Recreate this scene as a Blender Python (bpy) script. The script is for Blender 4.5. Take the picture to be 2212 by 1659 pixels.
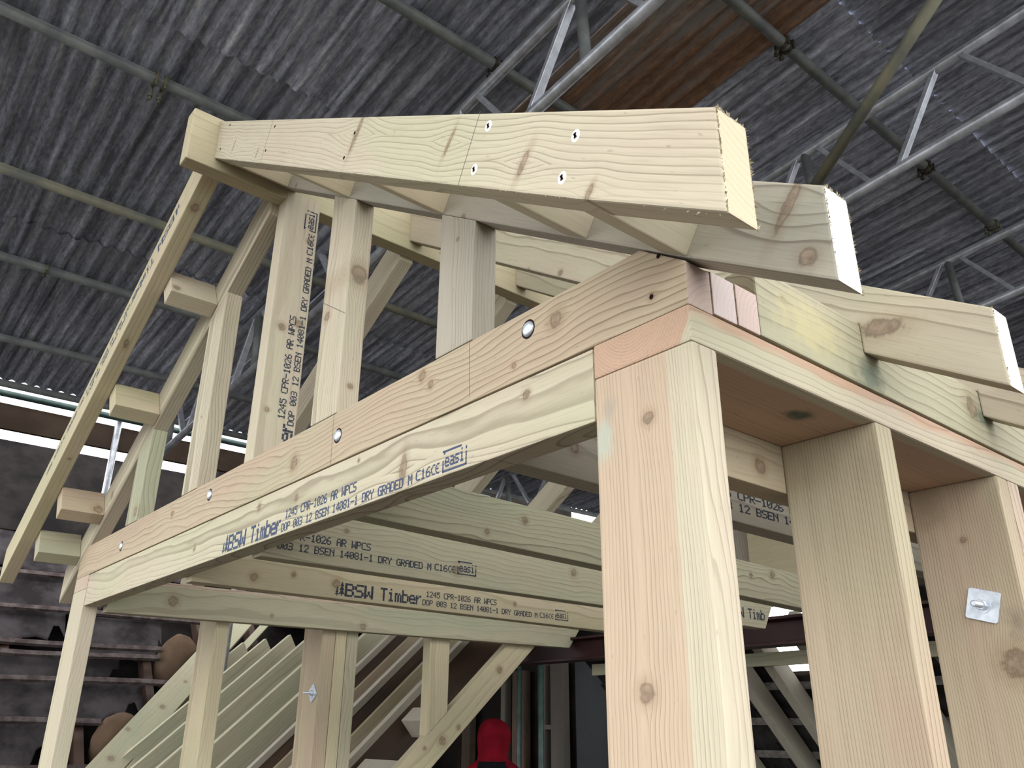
import bpy, bmesh, math, random
from mathutils import Vector, Matrix, noise as mnoise
random.seed(7)
S = bpy.context.scene
for o in list(bpy.data.objects): bpy.data.objects.remove(o)
V = Vector
# ------------------------------------------------------------------ camera
# building frame: x along the gable (+x to the right corner), y along the side wall (away), z up.
# (0,0,0) is the top outer corner of the right-hand wall plate, which is ZF above the deck.
ZF = 2.1
YAW, PIT, ROLL, FPX = -0.874945177, 0.393773427, 0.00729328733, 1783.41487
CAM = V((0.50286188, -0.67690124, -0.44031474))
def cam_axes():
    ca, sa, cb, sb, cc, sc = math.cos(YAW), math.sin(YAW), math.cos(PIT), math.sin(PIT), math.cos(ROLL), math.sin(ROLL)
    fw = V((sa*cb, ca*cb, sb)); rt = V((ca, -sa, 0)); up = rt.cross(fw)
    return cc*rt+sc*up, -sc*rt+cc*up, fw
RT, UP, FW = cam_axes()
cd = bpy.data.cameras.new('camera'); cam = bpy.data.objects.new('camera', cd); S.collection.objects.link(cam)
cd.sensor_fit = 'HORIZONTAL'; cd.sensor_width = 36.0; cd.lens = FPX/2212*36.0; cd.clip_start = 0.05; cd.clip_end = 300
M = Matrix((RT, UP, -FW)).transposed().to_4x4(); M.translation = CAM+V((0, 0, ZF))
cam.matrix_world = M; S.camera = cam
# ------------------------------------------------------------------ light
w = bpy.data.worlds.new('sky'); S.world = w; w.use_nodes = True
nt = w.node_tree; nt.nodes.clear()
wo = nt.nodes.new('ShaderNodeOutputWorld'); bg = nt.nodes.new('ShaderNodeBackground')
tc = nt.nodes.new('ShaderNodeTexCoord'); sx = nt.nodes.new('ShaderNodeSeparateXYZ'); cr = nt.nodes.new('ShaderNodeValToRGB')
ofs = nt.nodes.new('ShaderNodeMath'); ofs.operation = 'ADD'; ofs.inputs[1].default_value = .5
nt.links.new(tc.outputs['Generated'], sx.inputs[0]); nt.links.new(sx.outputs['Z'], ofs.inputs[0]); nt.links.new(ofs.outputs[0], cr.inputs[0])
# pale overcast sky, pale band added below the horizon to brighten the tin roof, dark ground below
E_ = cr.color_ramp.elements
E_[0].position = .22; E_[0].color = (.06, .06, .055, 1)
E_[1].position = .53; E_[1].color = (.95, .98, 1.0, 1)
e = E_.new(.36); e.color = (.16, .165, .16, 1)
e = E_.new(.49); e.color = (.55, .58, .62, 1)
nt.links.new(cr.outputs[0], bg.inputs[0]); bg.inputs[1].default_value = 2.9
nt.links.new(bg.outputs[0], wo.inputs[0])
S.view_settings.view_transform = 'Standard'; S.view_settings.look = 'None'
S.view_settings.gamma = 1; S.view_settings.use_curve_mapping = False
S.view_settings.exposure = 0.80

# ------------------------------------------------------------------ node helpers
class NB:
    def __init__(s, name):
        s.m = bpy.data.materials.new(name); s.m.use_nodes = True; s.t = s.m.node_tree; s.t.nodes.clear()
        s.out = s.t.nodes.new('ShaderNodeOutputMaterial'); s.b = s.t.nodes.new('ShaderNodeBsdfPrincipled')
        s.t.links.new(s.b.outputs[0], s.out.inputs[0])
    def put(s, sock, v):
        if isinstance(v, bpy.types.NodeSocket): s.t.links.new(v, sock)
        else: sock.default_value = v
    def ma(s, op, a, b=None, c=None, clamp=False):
        n = s.t.nodes.new('ShaderNodeMath'); n.operation = op; n.use_clamp = clamp
        for i, v in enumerate((a, b, c)):
            if v is not None: s.put(n.inputs[i], v)
        return n.outputs[0]
    def xyz(s, v):
        n = s.t.nodes.new('ShaderNodeSeparateXYZ'); s.put(n.inputs[0], v); return n.outputs
    def comb(s, x, y, z):
        n = s.t.nodes.new('ShaderNodeCombineXYZ')
        for i, v in enumerate((x, y, z)): s.put(n.inputs[i], v)
        return n.outputs[0]
    def noise(s, vec, scale=1, detail=2, rough=.5):
        n = s.t.nodes.new('ShaderNodeTexNoise'); s.put(n.inputs['Vector'], vec); n.inputs['Scale'].default_value = scale
        n.inputs['Detail'].default_value = detail; n.inputs['Roughness'].default_value = rough; return n.outputs['Fac']
    def mix(s, f, a, b, mode='MIX'):
        n = s.t.nodes.new('ShaderNodeMix'); n.data_type = 'RGBA'; n.blend_type = mode; n.clamp_factor = True
        s.put(n.inputs[0], f)
        for i, v in ((6, a), (7, b)):
            s.put(n.inputs[i], v if isinstance(v, bpy.types.NodeSocket) else (*v, 1))
        return n.outputs[2]
    def mr(s, v, a, b, c=0., d=1., smooth=False):
        n = s.t.nodes.new('ShaderNodeMapRange'); n.clamp = True
        if smooth: n.interpolation_type = 'SMOOTHSTEP'
        s.put(n.inputs[0], v)
        for i, q in enumerate((a, b, c, d)): s.put(n.inputs[i+1], q)
        return n.outputs[0]
    def bump(s, h, strength, dist=.002):
        n = s.t.nodes.new('ShaderNodeBump'); n.inputs['Strength'].default_value = strength; n.inputs['Distance'].default_value = dist
        s.put(n.inputs['Height'], h); s.t.links.new(n.outputs[0], s.b.inputs['Normal'])
    def obj(s):
        n = s.t.nodes.new('ShaderNodeTexCoord'); return n.outputs['Object']
    def rnd(s):
        n = s.t.nodes.new('ShaderNodeObjectInfo'); return n.outputs['Random']

TONES = {  # base, late-wood line, tint patch a, tint patch b
 'pale':  ((.485, .428, .315), (.17, .135, .085), (.475, .400, .300), (.455, .420, .290)),
 'warm':  ((.430, .350, .240), (.165, .115, .068), (.425, .325, .230), (.40, .345, .232)),
 'green': ((.385, .358, .245), (.145, .130, .082), (.385, .345, .240), (.345, .340, .232)),
 'yellow':((.480, .415, .270), (.185, .145, .080), (.485, .405, .280), (.440, .395, .250)),
 'pink':  ((.480, .385, .295), (.19, .125, .085), (.490, .360, .275), (.450, .395, .295)),
 'grey':  ((.375, .335, .270), (.15, .125, .095), (.370, .325, .260), (.345, .325, .255)),
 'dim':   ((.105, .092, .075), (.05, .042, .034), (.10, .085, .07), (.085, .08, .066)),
 'old':   ((.070, .050, .036), (.035, .025, .018), (.10, .062, .042), (.06, .045, .034)),
 'rust':  ((.045, .028, .022), (.03, .018, .014), (.065, .034, .024), (.038, .027, .024)),
}
def wood(name, tone='pale', seed=0, knots=(), ring=.0075, pith=(.02, .07), line=.72, wav=1.0, heart=None, slope=.012, fuzz=.35, randomise=False, stains=(), end=None):
    """grain runs along local x, board width is local y, thickness local z; knots = (x, y, r) in metres"""
    n = NB(name); rs = random.Random(seed*31+5)
    base, late, pa, pb = TONES[tone]
    x, y, z = n.xyz(n.obj())
    if randomise: x = n.ma('ADD', x, n.ma('MULTIPLY', n.rnd(), 37.0))
    ox = seed*3.17
    xx = n.ma('ADD', x, ox)
    slow = n.noise(n.comb(n.ma('MULTIPLY', xx, 1.6), n.ma('MULTIPLY', y, 5), n.ma('MULTIPLY', z, 5)), 1, 2)
    mid = n.noise(n.comb(n.ma('MULTIPLY', xx, 7), n.ma('MULTIPLY', y, 22), n.ma('MULTIPLY', z, 22)), 1, 2)
    yy = n.ma('ADD', y, n.ma('MULTIPLY', n.ma('SUBTRACT', slow, .5), .10*wav))
    yy = n.ma('ADD', yy, n.ma('MULTIPLY', n.ma('SUBTRACT', mid, .5), .012*wav))
    yy = n.ma('ADD', yy, n.ma('MULTIPLY', x, slope))
    kmask = None; khalo = None; kring = None
    for kk in knots:
        kx, ky, kr = kk[:3]; ax_ = kk[3] if len(kk) > 3 else 1.0; sk_ = kk[4] if len(kk) > 4 else 0.
        yk = z if len(kk) > 5 else y      # sixth item: the knot lies on the narrow face
        dx = n.ma('SUBTRACT', n.ma('SUBTRACT', x, kx), n.ma('MULTIPLY', n.ma('SUBTRACT', yk, ky), sk_)); dy = n.ma('SUBTRACT', yk, ky)
        dxn = n.ma('DIVIDE', dx, ax_*kr); dyn = n.ma('DIVIDE', dy, kr)
        d = n.ma('SQRT', n.ma('ADD', n.ma('MULTIPLY', dxn, dxn), n.ma('MULTIPLY', dyn, dyn)))
        wob = n.noise(n.comb(n.ma('MULTIPLY', x, 110), n.ma('MULTIPLY', y, 70), kx*9), 1, 3)
        d = n.ma('ADD', d, n.ma('MULTIPLY', n.ma('SUBTRACT', wob, .5), 1.1))
        # lines part round the knot
        gx = n.ma('DIVIDE', dx, kr*max(1., ax_)); ex = n.ma('EXPONENT', n.ma('MULTIPLY', n.ma('MULTIPLY', gx, gx), -.14))
        ey = n.ma('EXPONENT', n.ma('MULTIPLY', n.ma('ABSOLUTE', dyn), -.40))
        push = n.ma('MULTIPLY', n.ma('MULTIPLY', ex, ey), n.ma('MULTIPLY', n.ma('SIGN', dy), kr*.95))
        yy = n.ma('SUBTRACT', yy, push)
        k = n.mr(d, 1.15, .6); h = n.mr(d, 3.0, .7, smooth=True)
        rg = n.ma('MULTIPLY', n.mr(d, 1.35, 1.0), n.mr(d, .65, .95))
        kmask = k if kmask is None else n.ma('MAXIMUM', kmask, k)
        khalo = h if khalo is None else n.ma('MAXIMUM', khalo, h)
        kring = rg if kring is None else n.ma('MAXIMUM', kring, rg)
    py, pz = pith
    a = n.ma('SUBTRACT', yy, py); b = n.ma('ADD', z, pz)
    r = n.ma('SQRT', n.ma('ADD', n.ma('MULTIPLY', a, a), n.ma('MULTIPLY', b, b)))
    f = n.ma('FRACT', n.ma('DIVIDE', n.ma('ADD', r, n.ma('MULTIPLY', mid, .002)), ring))
    ln = n.ma('MULTIPLY', n.ma('ADD', n.ma('MULTIPLY', n.mr(f, .15, .85), .30), n.ma('MULTIPLY', n.mr(f, .74, .90, smooth=True), .70)), n.mr(f, 1.0, .96))
    amp = n.mr(n.noise(n.comb(n.ma('MULTIPLY', xx, .8), n.ma('MULTIPLY', r, 60), 3.3), 1, 1), .3, .7, .35, 1.)
    ln = n.ma('MULTIPLY', ln, amp)
    fib = n.noise(n.comb(n.ma('MULTIPLY', xx, 14), n.ma('MULTIPLY', y, 420), n.ma('MULTIPLY', z, 420)), 1, 2)
    blot = n.noise(n.comb(n.ma('MULTIPLY', xx, 2.2), n.ma('MULTIPLY', y, 11), n.ma('MULTIPLY', z, 11)), 1, 2)
    col = n.mix(n.mr(blot, .42, .62), base, pa)
    col = n.mix(n.mr(slow, .52, .66), col, pb)
    if heart:   # (radius, colour): heart-wood inside a radius about the pith
        a2 = n.ma('SUBTRACT', n.ma('ADD', y, n.ma('MULTIPLY', n.ma('SUBTRACT', mid, .5), .012)), py)
        r2_ = n.ma('SQRT', n.ma('ADD', n.ma('MULTIPLY', a2, a2), n.ma('MULTIPLY', b, b)))
        hy = n.mr(r2_, heart[0]+.002, heart[0]-.002)
        col = n.mix(n.ma('MULTIPLY', hy, .85), col, heart[1])
    col = n.mix(n.ma('MULTIPLY', ln, line), col, late)
    col = n.mix(n.mr(fib, .45, .8, 0, .22), col, late)
    col = n.mix(n.mr(n.noise(n.comb(n.ma('MULTIPLY', xx, 60), n.ma('MULTIPLY', y, 260), n.ma('MULTIPLY', z, 260)), 1, 1), .72, .8, 0, .35), col, late)
    if kmask is not None:
        col = n.mix(n.ma('MULTIPLY', khalo, .38), col, (late[0]*1.45, late[1]*1.2, late[2]*1.05))
        kr_ = n.noise(n.comb(n.ma('MULTIPLY', x, 90), n.ma('MULTIPLY', y, 90), z), 1, 3)
        kc = n.mix(n.mr(kr_, .35, .65), (.13, .085, .058), (.30, .215, .15)) if tone != 'old' else n.mix(.5, (.05, .03, .02), (.1, .06, .04))
        col = n.mix(n.ma('MULTIPLY', kmask, .70), col, kc)
        col = n.mix(n.ma('MULTIPLY', kring, .45), col, (.07, .042, .028))
    for (kx, ky, kr, c) in stains:
        dx = n.ma('DIVIDE', n.ma('SUBTRACT', x, kx), kr); dy = n.ma('DIVIDE', n.ma('SUBTRACT', y, ky), kr*.55)
        d = n.ma('SQRT', n.ma('ADD', n.ma('MULTIPLY', dx, dx), n.ma('MULTIPLY', dy, dy)))
        wob = n.noise(n.comb(n.ma('MULTIPLY', x, 45), n.ma('MULTIPLY', y, 45), 2.2), 1, 3)
        d = n.ma('ADD', d, n.ma('MULTIPLY', n.ma('SUBTRACT', wob, .5), 1.6))
        col = n.mix(n.mr(d, 1.1, .3, 0, .75), col, c)
    if end:
        tcn = n.t.nodes.new('ShaderNodeTexCoord'); nx_ = n.ma('ABSOLUTE', n.xyz(tcn.outputs['Normal'])[0])
        spk = n.noise(n.comb(n.ma('MULTIPLY', x, 200), n.ma('MULTIPLY', y, 500), n.ma('MULTIPLY', z, 500)), 1, 3)
        ec = n.mix(n.ma('MULTIPLY', n.ma('ADD', n.ma('MULTIPLY', ln, .6), n.mr(spk, .55, .8, 0, .6)), .35), end, late)
        col = n.mix(n.mr(nx_, .6, .8), col, ec)
    n.put(n.b.inputs['Base Color'], col); n.b.inputs['Roughness'].default_value = .72
    n.b.inputs['Specular IOR Level'].default_value = .22
    hgt = n.ma('ADD', n.ma('MULTIPLY', fib, fuzz), n.ma('MULTIPLY', ln, -.35))
    n.bump(hgt, .35, .0012)
    return n.m
def plain(name, c, rough=.6, metal=0., var=.0, scale=20, c2=None, bump=0., spec=.5):
    n = NB(name); n.b.inputs['Roughness'].default_value = rough; n.b.inputs['Metallic'].default_value = metal
    if rough > .75: spec = .06
    n.b.inputs['Specular IOR Level'].default_value = spec
    if c2 is None: n.b.inputs['Base Color'].default_value = (*c, 1)
    else:
        o = n.obj(); f = n.noise(o, scale, 4, .6)
        n.put(n.b.inputs['Base Color'], n.mix(n.mr(f, .38, .62), c, c2))
        if bump: n.bump(f, bump, .003)
    return n.m
M_INK = None
def ink_mat(name, c):
    n = NB(name); o = n.obj(); f = n.noise(o, 420, 2, .6)
    n.b.inputs['Base Color'].default_value = (*c, 1); n.b.inputs['Roughness'].default_value = .8
    tr = n.t.nodes.new('ShaderNodeBsdfTransparent'); mx = n.t.nodes.new('ShaderNodeMixShader')
    n.put(mx.inputs[0], n.mr(f, .36, .46, .45, .97)); n.t.links.new(tr.outputs[0], mx.inputs[1]); n.t.links.new(n.b.outputs[0], mx.inputs[2])
    n.t.links.new(mx.outputs[0], n.out.inputs[0]); return n.m
INK = ink_mat('blue black stamp ink', (.022, .030, .050))
INK2 = ink_mat('faded stamp ink', (.10, .12, .11))
INKB = ink_mat('blue stamp ink', (.040, .060, .120))
PENCIL = plain('pencil', (.13, .12, .11), .9)
ZINC = NB('zinc'); _o = ZINC.obj(); _f = ZINC.noise(_o, 90, 3, .6)
ZINC.put(ZINC.b.inputs['Base Color'], ZINC.mix(ZINC.mr(_f, .35, .65), (.50, .54, .60), (.66, .69, .74))); ZINC.b.inputs['Metallic'].default_value = .65; ZINC.b.inputs['Roughness'].default_value = .42
ZINC = ZINC.m
DARKHOLE = plain('screw recess', (.02, .012, .012), .9)
SCREW = plain('screw head', (.72, .66, .62), .5, .1)
GALV = plain('galvanised tube', (.34, .35, .37), .38, .5, c2=(.55, .56, .60), scale=14, bump=.1)
GALVD = plain('dull painted tube', (.12, .13, .128), .55, .15, c2=(.20, .205, .19), scale=9, bump=.15)
GALVY = plain('weathered tube', (.15, .155, .13), .6, .1, c2=(.27, .25, .17), scale=6, bump=.15)
ALU = plain('aluminium flat', (.42, .43, .47), .35, .5, c2=(.60, .61, .66), scale=20)
GREENT = plain('green tube', (.025, .05, .044), .5, .2, c2=(.05, .085, .072), scale=10)
CLAMPM = plain('clamp steel', (.04, .038, .032), .6, .6, c2=(.14, .12, .08), scale=60, bump=.3)
CLAMPB = plain('brass clamp', (.14, .135, .09), .5, .5, c2=(.24, .23, .16), scale=60, bump=.3)

# ------------------------------------------------------------------ mesh / object helpers
MW = {}
def place(o, Mx, parent=None):
    S.collection.objects.link(o); MW[o.name] = Mx
    if parent is not None:
        o.parent = parent; o.matrix_parent_inverse = MW[parent.name].inverted(); o.matrix_basis = Mx
    else: o.matrix_basis = Mx
    return o
def tag(o, label=None, cat=None, group=None, kind=None):
    if label: o['label'] = label
    if cat: o['category'] = cat
    if group: o['group'] = group
    if kind: o['kind'] = kind
    return o
def ob(name, bm, mat, Mx=None, parent=None, label=None, cat=None, group=None, kind=None, smooth=False):
    bmesh.ops.recalc_face_normals(bm, faces=bm.faces)
    me = bpy.data.meshes.new(name); bm.to_mesh(me); bm.free()
    for m in (mat if isinstance(mat, (list, tuple)) else [mat]): me.materials.append(m)
    if smooth:
        for p in me.polygons: p.use_smooth = True
    o = bpy.data.objects.new(name, me); place(o, Mx or Matrix.Identity(4), parent)
    return tag(o, label, cat, group, kind)
def empty(name, loc, label, cat, group=None, kind=None):
    o = bpy.data.objects.new(name, None); o.empty_display_size = .1; place(o, Matrix.Translation(V(loc)))
    return tag(o, label, cat, group, kind)
def frame(o, u, v):
    u = V(u).normalized(); v = V(v); v = (v-u*v.dot(u)).normalized(); w_ = u.cross(v)
    Mx = Matrix((u, v, w_)).transposed().to_4x4(); Mx.translation = V(o); return Mx
def prism_bm(prof, th, bev=.0025, seg=2, jag=0, cuts=0):
    bm = bmesh.new()
    a = [bm.verts.new((p[0], p[1], 0)) for p in prof]; b = [bm.verts.new((p[0], p[1], th)) for p in prof]
    bm.faces.new(a[::-1]); bm.faces.new(b); n = len(prof)
    for i in range(n): bm.faces.new((a[i], a[(i+1) % n], b[(i+1) % n], b[i]))
    bmesh.ops.recalc_face_normals(bm, faces=bm.faces)
    if bev: bmesh.ops.bevel(bm, geom=list(bm.edges), offset=bev, segments=seg, profile=.6, affect='EDGES')
    return bm
def timber(name, o, u, v, prof, th, mat, label=None, cat='timber', parent=None, bev=.0025, group=None, kind=None):
    """prof in (u,v) metres from o; thickness th along u x v"""
    Mx = frame(o, u, v)
    return ob(name, prism_bm(prof, th, bev), mat, Mx, parent, label, cat if parent is None else None, group, kind)
AX = {'x': V((1, 0, 0)), 'y': V((0, 1, 0)), 'z': V((0, 0, 1))}
def tb(name, lo, hi, ax, mat, label=None, cat='timber', parent=None, bev=.0025, group=None, kind=None, cuts=None):
    lo, hi = V(lo), V(hi); d = hi-lo; i = 'xyz'.index(ax); oth = [k for k in range(3) if k != i]
    j, k = (oth if d[oth[0]] >= d[oth[1]] else oth[::-1])
    u = AX[ax]; v = AX['xyz'[j]]; w_ = u.cross(v); o = lo.copy()
    if w_[k] < 0: o[k] = hi[k]
    prof = cuts(d[i], d[j]) if cuts else [(0, 0), (d[i], 0), (d[i], d[j]), (0, d[j])]
    return timber(name, o, u, v, prof, d[k], mat, label, cat, parent, bev, group, kind)
def l2(o, p):    # building point -> local x,y of object o
    q = MW[o.name].inverted() @ V(p); return q.x, q.y
def tube_bm(p0, p1, r, seg=16, bm=None, r2=None, cap=True):
    bm = bm or bmesh.new(); p0, p1 = V(p0), V(p1); d = p1-p0; q = d.to_track_quat('Z', 'Y'); r2 = r if r2 is None else r2
    A = [bm.verts.new(p0+q @ V((r*math.cos(t), r*math.sin(t), 0))) for t in [2*math.pi*i/seg for i in range(seg)]]
    B = [bm.verts.new(p1+q @ V((r2*math.cos(t), r2*math.sin(t), 0))) for t in [2*math.pi*i/seg for i in range(seg)]]
    for i in range(seg): bm.faces.new((A[i], A[(i+1) % seg], B[(i+1) % seg], B[i]))
    if cap: bm.faces.new(A[::-1]); bm.faces.new(B)
    return bm
def box_bm(lo, hi, bm=None, Mx=None):
    bm = bm or bmesh.new(); Mx = Mx or Matrix.Identity(4)
    vs = [bm.verts.new(Mx @ V((x, y, z))) for x in (lo[0], hi[0]) for y in (lo[1], hi[1]) for z in (lo[2], hi[2])]
    for f in ((0, 1, 3, 2), (4, 6, 7, 5), (0, 4, 5, 1), (2, 3, 7, 6), (0, 2, 6, 4), (1, 5, 7, 3)): bm.faces.new([vs[i] for i in f])
    return bm
def smooth_sides(o):
    for p in o.data.polygons:
        if len(p.vertices) == 4: p.use_smooth = True
def tube(name, p0, p1, r, mat, parent=None, label=None, cat=None, group=None, kind=None, seg=18):
    p0, p1 = V(p0), V(p1)
    bm = tube_bm(V((0, 0, 0)), p1-p0, r, seg); o = ob(name, bm, mat, Matrix.Translation(p0), parent, label, cat, group, kind); smooth_sides(o); return o
def pix_dir(px, py): return RT*((px-1106)/FPX)-UP*((py-829.5)/FPX)+FW
def on(px, py, ax, val):      # where a sight line meets the plane axis = val (surface the mark lies on)
    d = pix_dir(px, py); return CAM+d*((val-CAM[ax])/d[ax])

# ------------------------------------------------------------------ grade stamps (5x7 dot characters)
G5 = {'0':'01110 10001 10011 10101 11001 10001 01110','1':'00100 01100 00100 00100 00100 00100 01110','2':'01110 10001 00001 00010 00100 01000 11111','3':'11110 00001 00001 01110 00001 00001 11110','4':'00010 00110 01010 10010 11111 00010 00010','5':'11111 10000 11110 00001 00001 10001 01110','6':'00110 01000 10000 11110 10001 10001 01110','8':'01110 10001 10001 01110 10001 10001 01110',
 'A':'01110 10001 10001 11111 10001 10001 10001','B':'11110 10001 10001 11110 10001 10001 11110','C':'01111 10000 10000 10000 10000 10000 01111','D':'11110 10001 10001 10001 10001 10001 11110','E':'11111 10000 10000 11110 10000 10000 11111','G':'01111 10000 10000 10011 10001 10001 01111','M':'10001 11011 10101 10101 10001 10001 10001','N':'10001 11001 10101 10011 10001 10001 10001','O':'01110 10001 10001 10001 10001 10001 01110','P':'11110 10001 10001 11110 10000 10000 10000','R':'11110 10001 10001 11110 10100 10010 10001','S':'01111 10000 10000 01110 00001 00001 11110','T':'11111 00100 00100 00100 00100 00100 00100','W':'10001 10001 10001 10101 10101 11011 10001','Y':'10001 10001 01010 00100 00100 00100 00100','-':'00000 00000 00000 11111 00000 00000 00000',' ':'00000 '*7,
 'i':'00100 00000 01100 00100 00100 00100 01110','m':'00000 00000 11010 10101 10101 10101 10101','b':'10000 10000 11110 10001 10001 10001 11110','e':'00000 00000 01110 10001 11111 10000 01111','r':'00000 00000 10110 11000 10000 10000 10000','a':'00000 00000 01110 00001 01111 10001 01111','s':'00000 00000 01111 10000 01110 00001 11110',
 '(':'00111 01000 10000 10000 10000 01000 00111','=':'00111 01000 10000 11110 10000 01000 00111'}
def stamp(parent, o, u, v, items, mat, lift=.0004):
    """items: (text, x, y, height, advance) ; 'BOX' draws a framed easi mark, 'TREE' the two-tree mark. Written on the surface at o"""
    Mx = frame(o, u, v); bm = bmesh.new(); rr = random.Random(3)
    def q(x0, y0, x1, y1):
        vs = [bm.verts.new((a, b, lift)) for a, b in ((x0, y0), (x1, y0), (x1, y1), (x0, y1))]; bm.faces.new(vs)
    for it in items:
        t, x, y, h, adv = it
        if t == 'BOX':
            W_, L = adv, .0032
            q(x, y, x+W_, y+L); q(x, y+h-L, x+W_*.78, y+h); q(x, y, x+L, y+h*.55); q(x+L, y+h*.82, x+2*L, y+h); q(x+W_-L, y, x+W_, y+h*.62); q(x+W_-L, y+h*.72, x+W_, y+h*.86)
            continue
        if t == 'TREE':
            for (cx, s) in ((x+.006, .62), (x+.021, 1.)):
                for k in range(3):
                    y0 = y+h*s*(.12+.27*k); wd = .0105*s*(1-.22*k)
                    vs = [bm.verts.new((cx-wd, y0, lift)), bm.verts.new((cx+wd, y0, lift)), bm.verts.new((cx, y0+h*s*.36, lift))]; bm.faces.new(vs)
                q(cx-.0015, y, cx+.0015, y+h*s*.14)
            continue
        cw = adv*.90/5; ch = h/7
        for c in t:
            for r_, row in enumerate(G5[c].split()):
                run = None
                for k in range(6):
                    lit = k < 5 and row[k] == '1'
                    if lit and run is None: run = k
                    if not lit and run is not None:
                        q(x+run*cw-cw*.16, y+(6-r_)*ch-ch*.06, x+k*cw+cw*.16, y+(7-r_)*ch+ch*.06); run = None
            x += adv
    return ob('grade_stamp', bm, mat, Mx, parent)
def full_stamp(x0=0, with_name=True, adv=.0163, adv2=.0163):
    L = []; x = x0
    if with_name:
        L += [('TREE', x, .0, .040, 0), ('BSW', x+.031, .0, .036, .031), ('Timber', x+.146, .0, .036, .0245)]
        x += .292
    L += [('1245 CPR-1026 AR WPCS', x+.012, .0245, .0175, .0130), ('DOP 003 12 BSEN 14081-1 DRY GRADED M', x, .0, .0165, .01275)]
    L += [('C16', x+.468, .002, .0165, .0135), ('(', x+.509, .002, .0165, .011), ('=', x+.520, .002, .0165, .011), ('BOX', x+.538, .0, .034, .060), ('easi', x+.544, .0075, .021, .0122)]
    return L
def pencil(parent, o, u, v, x0, y0, x1, y1, wd=.0008, lift=.0003, name='pencil_line'):
    Mx = frame(o, u, v); bm = bmesh.new(); a, b = V((x0, y0)), V((x1, y1)); n = (b-a).normalized(); n = V((-n.y, n.x))*wd/2
    bm.faces.new([bm.verts.new((p.x, p.y, lift)) for p in (a-n, b-n, b+n, a+n)])
    return ob(name, bm, PENCIL, Mx, parent)

# ------------------------------------------------------------------ pitch geometry
TR = .632; XR = -1.275
def zr(x): return .060-TR*x
uR = V((1, 0, -TR)).normalized(); vR = V((TR, 0, 1)).normalized()
def right_rafter(name, y, mat, label, notch=True, tail=.176, dep=.114, group='rafters on the right-hand slope'):
    w_ = [(-1.252, zr(-1.252))]
    if notch: w_ += [(-.073, .1065), (0.0005, .1065), (0.0005, .060)]
    else: w_ += [(-.06, zr(-.06)), (0, zr(0))]
    w_ += [(tail, zr(tail)+.004), (tail, zr(tail)+dep), (-1.252, zr(-1.252)+dep)]
    o = V((-1.252, y+.045, zr(-1.252)))
    prof = [((V((a, 0, b))-V((o.x, 0, o.z))).dot(uR), (V((a, 0, b))-V((o.x, 0, o.z))).dot(vR)) for a, b in w_]
    return timber(name, o, uR, vR, prof, .045, mat, label, 'rafter', bev=.003, group=group)
def left_rafter(name, y, z0, sl, mat, label, tail=-2.735, dep=.114, x0=-1.298, group='rafters on the left-hand slope'):
    u = V((-1, 0, -sl)).normalized(); v = V((-sl, 0, 1)).normalized()      # u x v = +y? (-1,0,-s)x(-s,0,1)
    wv = u.cross(v)
    o = V((x0, y if wv.y > 0 else y+.045, z0))
    pts = [(x0, z0), (tail, z0-sl*(x0-tail)), (tail, z0-sl*(x0-tail)+dep), (x0, z0+dep)]
    prof = [((V((a, 0, b))-V((o.x, 0, o.z))).dot(u), (V((a, 0, b))-V((o.x, 0, o.z))).dot(v)) for a, b in pts]
    return timber(name, o, u, v, prof, .045, mat, label, 'rafter', bev=.003, group=group)

# ================================================================== THE DORMER FRAME
W = {}
def mk(key, *a, **k): W[key] = wood('wood '+key, *a, **k); return W[key]
# --- plates and ties
def kn(o_u_v, pts):   # marks on a board seen at pixel -> local knots ; o_u_v = (o,u,v), pts = (px,py,ax,val,r)
    Mi = frame(*o_u_v).inverted(); r = []
    for px, py, ax, val, rad in pts:
        q = Mi @ on(px, py, ax, val); r.append((q.x, q.y, rad))
    return r
# right wall plate (flat)
plate_r = tb('wall_plate', (-.15, 0, -.045), (0, 2.35, 0), 'y', mk('plate r', 'pale', 1, knots=[(.30, .092, .012), (.62, .04, .01)], ring=.0042, wav=.15, line=.5, heart=(.0955, (.46, .285, .195)), pith=(.06, .018), stains=((.30, .095, .03, (.05, .09, .06)),)),
   'flat wall plate with pink end grain on top of the right-hand wall studs', 'wall plate', bev=.003)
# left wall plate
tb('wall_plate', (-2.55, 0, -.045), (-2.4, 2.0, 0), 'y', mk('plate l', 'pink', 2), 'flat wall plate on the left-hand wall studs, its pale pink end beside the beam', 'wall plate')
# upper plate on edge
upl = tb('wall_plate', (-.045, .141, .005), (0, 2.35, .106), 'y', mk('upper plate', 'green', 3, knots=[(.06, .07, .004), (.62, .06, .016), (1.0, .05, .01)], ring=.012, line=.7, pith=(-.04, .03), stains=((.27, .02, .05, (.12, .15, .11)), (.66, .05, .035, (.10, .13, .09)), (.12, .05, .09, (.46, .40, .22)))),
   'greenish wall plate standing on edge under the right-hand rafter feet', 'wall plate', bev=.003)
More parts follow.
